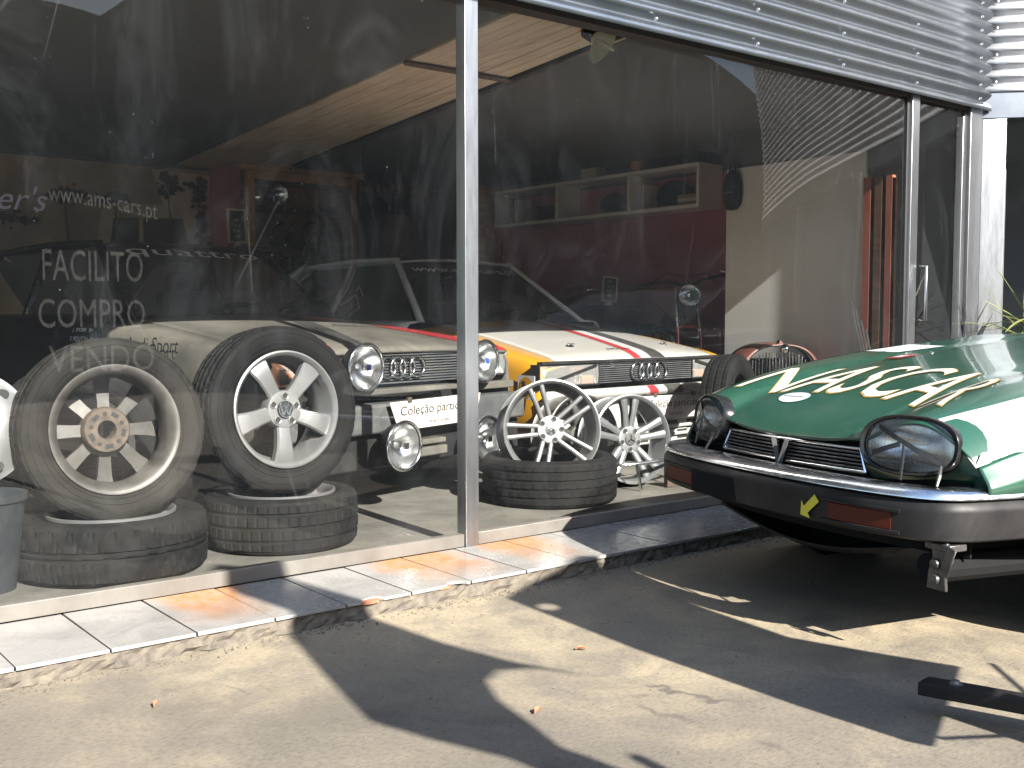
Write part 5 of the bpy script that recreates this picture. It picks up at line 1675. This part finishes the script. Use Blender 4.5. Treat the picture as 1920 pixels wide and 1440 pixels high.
def loose_lamp(loc, r, label, rz=0):
    e = empty("loose_headlamp", loc, (R(4), 0, R(rz)), label, "headlamp")
    m = MB(); m.lathe([(0.0001, 0.12), (r * 0.5, 0.115), (r * 0.9, 0.06), (r, 0.0), (r * 0.94, -0.006)], 40, 'Y', (0, 0, r)); m.build("shell", "black_gloss", e, smooth=60)
    m = MB(); m.lathe([(0.0001, 0.05), (r * 0.5, 0.035), (r * 0.93, 0.0)], 40, 'Y', (0, 0, r)); m.build("reflector", "reflector", e, smooth=60)
    m = MB(); m.lathe([(0.0001, -0.03), (r * 0.5, -0.024), (r * 0.95, -0.004)], 40, 'Y', (0, 0, r)); m.build("lens", "clear_cover", e, smooth=60)
    return e
loose_lamp((4.40, 9.27, 2.01), 0.085, "smaller round headlamp in the wooden cabinet's upper bay", 12)
loose_lamp((4.60, 9.25, 2.01), 0.118, "larger round headlamp in the wooden cabinet's upper bay", 12)
def steering(loc, r, label, mat):
    e = empty("steering_wheel", loc, (R(-12), 0, R(8)), label, "steering wheel")
    m = MB(); m.tube([(r * math.cos(t * math.pi / 20), 0, r + r * math.sin(t * math.pi / 20)) for t in range(40)], 0.016, 8, closed=True); m.build("grip_ring", mat, e, smooth=60)
    m = MB(); m.lathe([(0.0001, -0.03), (0.05, -0.025), (0.06, 0.01), (0.0001, 0.01)], 24, 'Y', (0, 0, r)); m.build("boss", "black_plastic", e, smooth=50)
    for a in (R(200), R(340), R(270)):
        m = MB(); m.tube([(0.04 * math.cos(a), 0, r + 0.04 * math.sin(a)), (r * math.cos(a), 0, r + r * math.sin(a))], 0.014, 6); m.build("spoke", "black_plastic", e)
steering((4.72, 9.25, 1.535), 0.175, "black steering wheel in the cabinet beside the chalkboard", "black_gloss")
steering((5.03, 9.25, 1.535), 0.185, "black steering wheel in the cabinet beside the right post", "black_plastic")
# chalkboards
def chalkboard(loc, rz, label, w=0.115, h=0.20, tilt=0):
    e = empty("chalkboard", loc, (R(-6), R(tilt), R(rz)), label, "chalkboard")
    m = MB(); m.bb(-w / 2, w / 2, 0, 0.012, 0.04, 0.04 + h); m.build("slate_panel", "slate", e)
    for x0, x1, z0, z1 in ((-w / 2 - 0.012, -w / 2 + 0.003, 0.03, 0.05 + h), (w / 2 - 0.003, w / 2 + 0.012, 0.03, 0.05 + h), (-w / 2 + 0.0035, w / 2 - 0.0035, 0.03, 0.043), (-w / 2 + 0.0035, w / 2 - 0.0035, 0.037 + h, 0.05 + h)):
        m = MB(); m.bb(x0, x1, -0.004, 0.014, z0, z1); m.build("frame", "frame_cream", e)
    m = MB(); m.prism([(-0.012, 0.03), (0.012, 0.03), (0.045, 0.0), (-0.045, 0.0)], 0, 0.02); m.build("foot", "frame_cream", e)
    for q, s in enumerate(("1982", "V 6", "2.3", "1989")):
        fit_text(s, 0.045, 0.02, lambda u, v, q=q: (-0.03 + u + 0.006 * (q % 2), -0.002, 0.20 - q * 0.042 + v), "chalk_writing", "print_white", e)
    return e
# small desk behind the cars that carries the first board; the second stands on the bike's seat
tb = empty("side_table", (3.72, 8.0, 0.058), label="dark wooden stand carrying the chalkboard before the cabinet", cat="table")
m = MB(); m.bb(-0.2, 0.2, -0.15, 0.15, 1.45, 1.49); m.build("table_top", "dark_wood", tb, bevel=0.004)
for sx in (-0.17, 0.17):
    for sy in (-0.12, 0.12):
        m = MB(); m.bb(sx - 0.02, sx + 0.02, sy - 0.02, sy + 0.02, 0, 1.449); m.build("leg", "dark_wood", tb)
chalkboard((3.63, 8.0, 1.549), -12, "small chalkboard in cream frame standing before the cabinet", 0.125, 0.25)
# maroon pier, photo mural, doorway joinery on the back wall
def backthing(name, x0, x1, y0, y1, z0, z1, mat, label, cat, frame=None):
    e = empty(name, ((x0 + x1) / 2, y0, z0), label=label, cat=cat)
    m = MB(); m.bb(-(x1 - x0) / 2, (x1 - x0) / 2, 0, y1 - y0, 0, z1 - z0); m.build("panel", mat, e)
    return e
backthing("wall_pier", 4.10, 4.22, 9.22, 9.615, 0.06, 2.36, "maroon_wall", "narrow maroon pier between photo mural and cabinet", "pier")
mu = empty("photo_mural", (2.5, 9.60, 1.2), label="sepia photo mural of an old car under trees", cat="mural")
m = MB(); m.bb(-4.5, 1.59, 0, 0.015, -1.0, 1.14); m.build("print", "sepia_print", mu)
m = MB(); m.prism([(1.12, 0.55), (1.59, 0.55), (1.59, 1.10), (1.05, 1.12), (1.15, 0.8)], -0.003, -0.001); m.build("sky_patch", "sepia_light", mu)
m = MB(); m.prism([(0.52, 0.30), (0.60, 0.72), (0.68, 0.79), (1.36, 0.81), (1.44, 0.76), (1.52, 0.30)], -0.006, -0.004); cab = m.build("car_print", "sepia_light", mu)
m = MB(); m.prism([(0.64, 0.30), (0.70, 0.66), (0.92, 0.68), (0.92, 0.30)], -0.009, -0.007); m.build("window_print", "sepia_dark", mu)
m = MB(); m.prism([(0.96, 0.30), (0.96, 0.68), (1.32, 0.69), (1.40, 0.30)], -0.009, -0.007); m.build("window_print", "sepia_dark", mu)
rnd = random.Random(5)
for i, (cx, cz, rx, rz, nn) in enumerate(((1.20, 0.98, 0.13, 0.12, 26), (1.47, 0.95, 0.08, 0.15, 20), (0.72, 0.84, 0.16, 0.05, 16), (0.30, 0.84, 0.22, 0.08, 22), (1.50, 0.64, 0.06, 0.14, 16), (-0.30, 0.62, 0.45, 0.08, 30))):
    m = MB()
    for q in range(nn):                                   # each printed crown is a scatter of leafy blots
        ax, az = cx + rnd.gauss(0, 0.5) * rx, cz + rnd.gauss(0, 0.5) * rz
        rr_ = rnd.uniform(0.012, 0.05)
        yy = -0.0125 - 0.0001 * q - 0.0035 * i
        k = 9
        pts = [(ax + rr_ * rnd.uniform(0.5, 1.2) * math.cos(2 * math.pi * t / k), yy, az + rr_ * rnd.uniform(0.5, 1.2) * math.sin(2 * math.pi * t / k)) for t in range(k)]
        m.add(pts, [tuple(range(k))])
    m.tube([(cx + 0.01, -0.034, 0.3), (cx - 0.015, -0.034, cz - rz * 0.4), (cx + rnd.uniform(-0.05, 0.05), -0.034, cz + rz * 0.3)], [0.011, 0.007, 0.003], 4)
    m.build("tree_print", "sepia_dark", mu)
m = MB(); m.bb(-0.42, -0.36, -0.006, -0.003, -0.9, 1.1); m.build("post_print", "sepia_dark", mu)
dw = empty("back_doorway", (6.1, 9.55, 0.06), label="dark doorway with brown wooden frame beside the cabinet", cat="doorway")
for x0, x1 in ((-0.62, -0.56), (0.36, 0.44), (-0.9, -0.84)):
    m = MB(); m.bb(x0, x1, -0.03, 0.06, 0, 2.3); m.build("jamb", "dark_wood", dw)
m = MB(); m.bb(-0.559, 0.359, -0.028, 0.06, 2.2, 2.3); m.build("lintel", "dark_wood", dw)
m = MB(); m.bb(-0.555, 0.355, 0.03, 0.05, 0, 2.199); m.build("leaf", "teal_print", dw)
m = MB(); m.bb(-0.12, 0.17, 0.022, 0.028, 1.55, 2.0); m.build("notice", "cardboard", dw)
pl = empty("wooden_pillar", (6.98, 9.15, 0.06), label="honey wooden pillar at the far end of the maroon wall", cat="pillar")
m = MB(); m.bb(-0.12, 0.10, -0.10, 0.10, 0, 2.38); m.build("shaft", "honey_wood", pl, bevel=0.004)
# motorcycle against the maroon wall
mo = empty("motorbike", (6.62, 6.02, 0.058), (0, 0, R(-31)), "old motorbike with red forks and round headlamp by the maroon wall", "motorbike")
# local: faces -Y
def bt(pts, r, name, mat, n=8, closed=False):
    m = MB(); m.tube(pts, r, n, closed=closed); return m.build(name, mat, mo, smooth=60)
bt([(-0.43, 0.06, 1.175), (-0.30, 0.03, 1.21), (-0.14, 0.0, 1.235), (-0.05, 0.0, 1.20), (0.05, 0.0, 1.20), (0.14, 0.0, 1.245), (0.30, 0.03, 1.28), (0.44, 0.06, 1.29)], 0.011, "handlebar", "black_gloss")
for s, z in ((-1, 1.172), (1, 1.29)):
    bt([(s * 0.32, 0.035, z + (0.03 if s < 0 else -0.005)), (s * 0.44, 0.062, z)], 0.018, "grip", "black_plastic")
    bt([(s * 0.30, 0.02, z + 0.03), (s * 0.40, -0.02, z + 0.0)], 0.005, "brake_lever", "chrome_dusty", 6)
    bt([(s * 0.27, 0.02, 1.22), (s * 0.16, -0.04, 1.30), (0.0, -0.03, 1.26), (-s * 0.05, -0.03, 1.10)], 0.004, "cable", "black_plastic", 6)
    bt([(s * 0.085, 0.0, 1.18), (s * 0.095, -0.10, 0.82)], 0.014, "fork_tube", "chrome_dusty")
    bt([(s * 0.095, -0.10, 0.86), (s * 0.10, -0.19, 0.42), (s * 0.10, -0.20, 0.31)], 0.022, "fork_leg", "bike_red", 10)
bt([(-0.10, -0.075, 0.86), (0.10, -0.075, 0.86)], 0.015, "fork_brace", "bike_red")
hl = round_lamp(mo, 0, -0.12, 1.115, 0.085, "headlamp", 0.10, None, shell="black_gloss")
def bwheel(y):
    m = MB(); m.lathe([(0.255, -0.035), (0.29, -0.045), (0.305, 0.0), (0.29, 0.045), (0.255, 0.035)], 40, 'X', (0, y, 0.305), closed=True); w = m.build("wheel", "rubber_old", mo, smooth=50)
    m = MB(); m.lathe([(0.245, -0.03), (0.258, -0.034), (0.258, 0.034), (0.245, 0.03)], 40, 'X', (0, y, 0.305), closed=True); m.build("rim", "chrome_dusty", w, smooth=50)
    m = MB(); m.lathe([(0.0001, -0.05), (0.04, -0.05), (0.045, 0.05), (0.0001, 0.05)], 20, 'X', (0, y, 0.305)); m.build("hub", "steel_raw", w, smooth=50)
    for k in range(16):
        a = k * math.pi / 8
        m = MB(); m.tube([(0.03 * (1 if k % 2 else -1), y + 0.04 * math.cos(a), 0.305 + 0.04 * math.sin(a)), (0, y + 0.25 * math.cos(a + 0.15), 0.305 + 0.25 * math.sin(a + 0.15))], 0.002, 4); m.build("wire_spoke", "chrome_dusty", w)
bwheel(-0.20); bwheel(1.02)
m = MB(); m.grid(lambda u, v: ((-0.06 + 0.12 * u), -0.20 + 0.335 * math.cos(0.35 + 1.9 * v), 0.305 + 0.335 * math.sin(0.35 + 1.9 * v) - 0.03 * (2 * u - 1) ** 2), 6, 16); m.build("mudguard", "rust_red", mo, smooth=60, solid=0.004)
m = MB(); m.lathe([(0.0001, -0.26), (0.07, -0.23), (0.115, -0.1), (0.12, 0.06), (0.08, 0.2), (0.0001, 0.24)], 28, 'Y', (0, 0.34, 0.88), sx=0.9, sz=0.95); m.build("fuel_tank", "black_gloss", mo, smooth=60)
m = MB(); m.box((0, 0.80, 0.84), (0.24, 0.48, 0.09)); m.build("saddle", "dark_cloth", mo, bevel=0.03)
m = MB(); m.box((0, 0.38, 0.50), (0.24, 0.32, 0.34)); m.lathe([(0.09, 0.0), (0.09, 0.24)], 20, 'Z', (0, 0.30, 0.62)); m.build("engine", "steel_raw", mo, bevel=0.02)
bt([(0, 0.08, 1.08), (0, 0.16, 0.42), (0, 0.55, 0.30), (0, 0.70, 0.78), (0, 0.10, 1.0)], 0.02, "frame", "black_gloss")
for s in (-1, 1):
    bt([(s * 0.09, 0.66, 0.80), (s * 0.09, 1.02, 0.305)], 0.014, "swing_arm", "black_gloss")
bt([(0.12, 0.34, 0.02), (0.12, 0.40, 0.34)], 0.012, "side_stand", "steel_raw")
bt([(-0.12, 0.34, 0.02), (-0.12, 0.40, 0.34)], 0.012, "side_stand", "steel_raw")
# black box behind the bike's bars, carrying the second board
thing_box("tool_box", 6.38, 6.78, 6.72, 6.94, 0.058, 1.095, "black_plastic", "tall black tool box behind the motorbike", "tool box", lid="black_plastic")
chalkboard((6.50, 6.80, 1.10), -28, "small tilted chalkboard in cream frame near the motorbike", 0.115, 0.20, 6)
# old radiator shell
ra = empty("old_radiator", (6.03, 4.62, 0.058), (0, 0, R(-24)), "rusty brown vintage car nose with chromed radiator bars", "radiator")
def shell(k, t):
    w, zt = 0.325 * k, 0.715
    a = math.pi * t
    c, s_ = math.cos(a), math.sin(a)
    p = 0.55
    return (-math.copysign(abs(c) ** p, c) * w, 0.42 + (zt + 0.045 * (1 - abs(c)) - 0.42) * (abs(s_) ** p) * (0.8 + 0.2 * k))
m = MB(); N = 40
vs, fs = [], []
rowsr = [(0.84, -0.01), (0.87, -0.03), (0.93, -0.028), (1.0, 0.0), (1.04, 0.06), (1.05, 0.11), (1.05, 0.17)]
for k, y in rowsr:
    row = [shell(k, j / N) for j in range(N + 1)]
    row = [(row[0][0], 0.12)] + row + [(row[-1][0], 0.12)]
    vs += [(x, y, z + (0.02 * max(0, y) if True else 0)) for x, z in row]
K = N + 3
for i in range(len(rowsr) - 1):
    for j in range(K - 1):
        fs.append((i * K + j, i * K + j + 1, (i + 1) * K + j + 1, (i + 1) * K + j))
m.add(vs, fs); m.build("shell", "rust_red", ra, smooth=50, solid=0.006)
edge = [shell(0.835, j / N) for j in range(N + 1)]
m = MB(); m.tube([(edge[0][0], -0.012, 0.15)] + [(x, -0.012, z) for x, z in edge] + [(edge[-1][0], -0.012, 0.15)], 0.006, 6); m.build("bright_edge", "chrome", ra, smooth=60)
for j in range(21):
    x = -0.25 + 0.025 * j
    zt = 0.42 + 0.285 * (1 - abs(x / 0.272) ** 3.4) ** 0.5 if abs(x) < 0.272 else 0.42
    m = MB(); m.tube([(x, 0.0, 0.16), (x, 0.0, zt)], 0.0048, 6); m.build("bar", "chrome_dusty", ra, smooth=60)
m = MB(); m.bb(-0.27, 0.27, 0.035, 0.05, 0.12, 0.66); m.build("core", "black_matt", ra)
m = MB(); m.lathe([(0.0001, -0.075), (0.018, -0.07), (0.034, -0.05), (0.036, -0.03), (0.02, 0.0)], 20, 'Y', (0.02, -0.0, 0.725)); m.build("badge_boss", "chrome", ra, smooth=60)
m = MB(); m.prism([(-0.02, 0.745), (0.045, 0.745), (0.0, 0.785)], -0.012, 0.03); m.build("mascot_stub", "rust_red", ra, bevel=0.003)
for s in (-1, 1):
    m = MB(); m.bb(s * 0.3 - 0.03, s * 0.3 + 0.03, 0.02, 0.16, 0.0, 0.125); m.build("chassis_rail", "rust_red", ra)
# leaning glass sheets behind the door
e = empty("leaning_strips", (6.05, 4.0, 0.06), label="bundle of pale aluminium strips leaning inside behind the glass door", cat="strips")
for q in range(4):
    m = MB(); m.tube([(-0.12 + 0.09 * q, 0.0 + 0.02 * q, 0.62 - 0.06 * q + 0.42), (0.30 + 0.05 * q, 0.02 * q, 0.0)], 0.008, 4); m.build("strip", "aluminium", e)
# spiky plant by the wing
yp = empty("yucca_plant", (6.52, 3.16, 0.0), label="spiky yellow-green potted yucca against the wing's window", cat="plant")
m = MB(); m.lathe([(0.0001, 0), (0.12, 0), (0.16, 0.28), (0.17, 0.30), (0.155, 0.30), (0.15, 0.26), (0.0001, 0.26)], 28, 'Z'); m.build("pot", "terracotta", yp, smooth=40)
m = MB(); m.tube([(0, 0, 0.25), (0.01, 0.01, 0.6), (-0.01, 0.0, 1.0)], [0.03, 0.026, 0.022], 10); m.build("stem", "dark_wood", yp, smooth=60)
rnd = random.Random(3)
for q in range(46):
    az, el = rnd.uniform(0, 2 * math.pi), rnd.uniform(-0.35, 1.35)
    L = rnd.uniform(0.28, 0.46)
    d = Vector((math.cos(az) * math.cos(el), math.sin(az) * math.cos(el), math.sin(el)))
    sd_ = Vector((-math.sin(az), math.cos(az), 0))
    b0 = Vector((-0.01, 0.0, 0.97 + rnd.uniform(-0.12, 0.05)))
    vs, fs = [], []
    for i in range(5):
        t = i / 4
        w = 0.013 * (1 - t) ** 0.7 + 0.0008
        p = b0 + d * L * t + Vector((0, 0, -0.10 * L * t * t * (1.6 - el)))
        vs += [p - sd_ * w, p + sd_ * w]
    for i in range(4):
        fs.append((2 * i, 2 * i + 1, 2 * i + 3, 2 * i + 2))
    m = MB(); m.add(vs, fs); m.build("leaf", "leaf", yp, solid=0.0015)

# ================================================================ OUTDOOR SIGNS THAT THROW THE SHADOWS
fa = [(1.578, 2.479), (1.487, 2.246), (1.403, 2.005), (1.359, 1.869), (1.411, 1.749), (1.488, 1.613), (1.499, 1.559), (1.50, 1.38), (1.66, 1.38), (1.645, 1.50), (1.637, 1.543), (1.624, 1.594), (1.659, 1.685), (1.701, 1.817), (1.767, 1.904), (1.843, 1.936), (1.938, 1.902), (2.002, 1.83), (1.926, 1.956), (1.871, 2.134), (1.845, 2.40), (1.80, 2.60), (1.77, 2.85), (1.66, 2.98), (1.56, 2.88), (1.54, 2.68)]
LEAN = math.tan(R(SUN_AZ)) / math.tan(R(SUN_EL))
fa = [(x - z * LEAN, z) for x, z in fa]
fg = empty("feather_flag", (1.58, -0.6, 0), label="feather advertising flag standing on the forecourt", cat="flag")
m = MB(); m.prism([(x - 1.58, z) for x, z in fa], -0.004, 0.004); m.build("cloth", "banner_cloth", fg)
m = MB(); m.tube([(0, 0, 0.03), (0, 0, 1.5)], 0.018, 8); m.build("pole", "steel_raw", fg)
m = MB(); m.lathe([(0.0001, 0), (0.2, 0), (0.18, 0.05), (0.0001, 0.06)], 24, 'Z'); m.build("base", "black_plastic", fg)
fb = [(2.349, 1.736), (2.50, 1.79), (2.723, 1.847), (2.83, 1.89), (2.885, 1.86), (2.925, 1.79), (2.915, 1.70), (2.862, 1.58), (2.80, 1.379), (2.752, 1.137), (2.82, 0.98), (2.90, 0.824), (2.306, 0.655), (2.286, 0.692), (2.278, 0.885), (2.289, 1.266)]
fb = [(x - z * LEAN, z) for x, z in fb]
hole = [(2.391 - 1.62 * LEAN + 0.038 * math.cos(t * math.pi / 8), 1.620 + 0.03 * math.sin(t * math.pi / 8)) for t in range(16)]
sg = empty("pavement_sign", (2.6, 0.3, 0), label="pavement sign board on a black steel foot beside the green car", cat="sign")
bm = bmesh.new()
def loop(pts):
    vs = [bm.verts.new((x - 2.6, 0, z)) for x, z in pts]
    return [bm.edges.new((vs[i], vs[(i + 1) % len(vs)])) for i in range(len(vs))]
es = loop(fb) + loop(hole)
bmesh.ops.triangle_fill(bm, edges=es, use_beauty=True)
me = bpy.data.meshes.new("board"); bm.to_mesh(me); bm.free()
me.materials.append(MATS["grey_plastic"])
o = bpy.data.objects.new("board", me); COL.objects.link(o); o.parent = sg
sd_ = o.modifiers.new("solid", 'SOLIDIFY'); sd_.thickness = 0.012
m = MB(); m.bb(-0.16, -0.095, -0.02, 0.02, 0.09, 0.70); m.build("post", "steel_raw", sg)
m = MB(); m.tube([(-0.30, 0.0, 0.668), (-0.13, 0.0, 0.60)], 0.008, 6); m.tube([(0.325, 0.0, 0.80), (-0.10, 0.0, 0.48)], 0.008, 6); m.build("brace", "steel_raw", sg)
m = MB(); m.prism([(2.462 - 2.6, 1.445 - 0.3), (2.528 - 2.6, 1.455 - 0.3), (2.93 - 2.6, 0.20 - 0.3), (2.86 - 2.6, 0.18 - 0.3)], 0.050, 0.084, 'XY'); fbr = m.build("foot_bar", "black_plastic", sg, bevel=0.004)
for t in (0.06, 0.22):
    m = MB(); m.lathe([(0.0001, 0.0125), (0.010, 0.011), (0.013, 0.004), (0.018, 0.003), (0.018, 0.0)], 12, 'Z', (2.495 - 2.6 + 0.40 * t, 1.45 - 0.3 - 1.25 * t, 0.084)); m.build("bolt", "steel_raw", fbr, smooth=40)
m = MB(); m.bb(-0.20, 0.33, -0.04, 0.03, 0.0, 0.044); m.build("base_plate", "black_plastic", sg, bevel=0.004)

# grit and small stones swept against the kerb and strewn over the forecourt
rnd = random.Random(11)
m = MB()
def stone(x, y, s, z=0.0):
    ps = [(x + s * rnd.uniform(0.5, 1) * math.cos(k * 2.1 + rnd.random()), y + s * rnd.uniform(0.5, 1) * math.sin(k * 2.1 + rnd.random()), z) for k in range(3)]
    ps.append((x, y, z + s * rnd.uniform(0.5, 1.0)))
    m.add(ps, [(0, 1, 3), (1, 2, 3), (2, 0, 3), (0, 2, 1)])
for k in range(900):
    stone(rnd.uniform(0.2, 4.5), 3.055 - abs(rnd.gauss(0, 0.035)), rnd.uniform(0.002, 0.009))
for k in range(500):
    stone(rnd.uniform(0.6, 4.2), rnd.uniform(1.0, 3.05), rnd.uniform(0.0015, 0.006))
o = m.build("grit", "kerb_concrete")
o["kind"] = "stuff"; o["label"] = "loose grit along the kerb"
for k, (x, y, az) in enumerate(((1.72, 2.05, 0.4), (1.30, 1.55, 1.9), (2.15, 2.36, 2.6), (0.98, 2.7, 0.9))):
    lf = empty("fallen_leaf", (x, y, 0.004), (0, 0, az), ("curled dry brown leaf lying in the sun between the shadows", "tiny dry leaf at the bottom of the forecourt", "dry leaf beside the hooked shadow tip", "dry leaf near the kerb before the lying tyres")[k], "leaf")
    q = MB(); q.grid(lambda u, v: ((u - 0.5) * 0.034, (v - 0.5) * 0.016 * math.sin(math.pi * min(1, max(0.02, u))) , 0.006 * (2 * v - 1) ** 2 + 0.004 * math.sin(3 * u)), 6, 4); q.build("blade", "terracotta", lf, solid=0.0006)
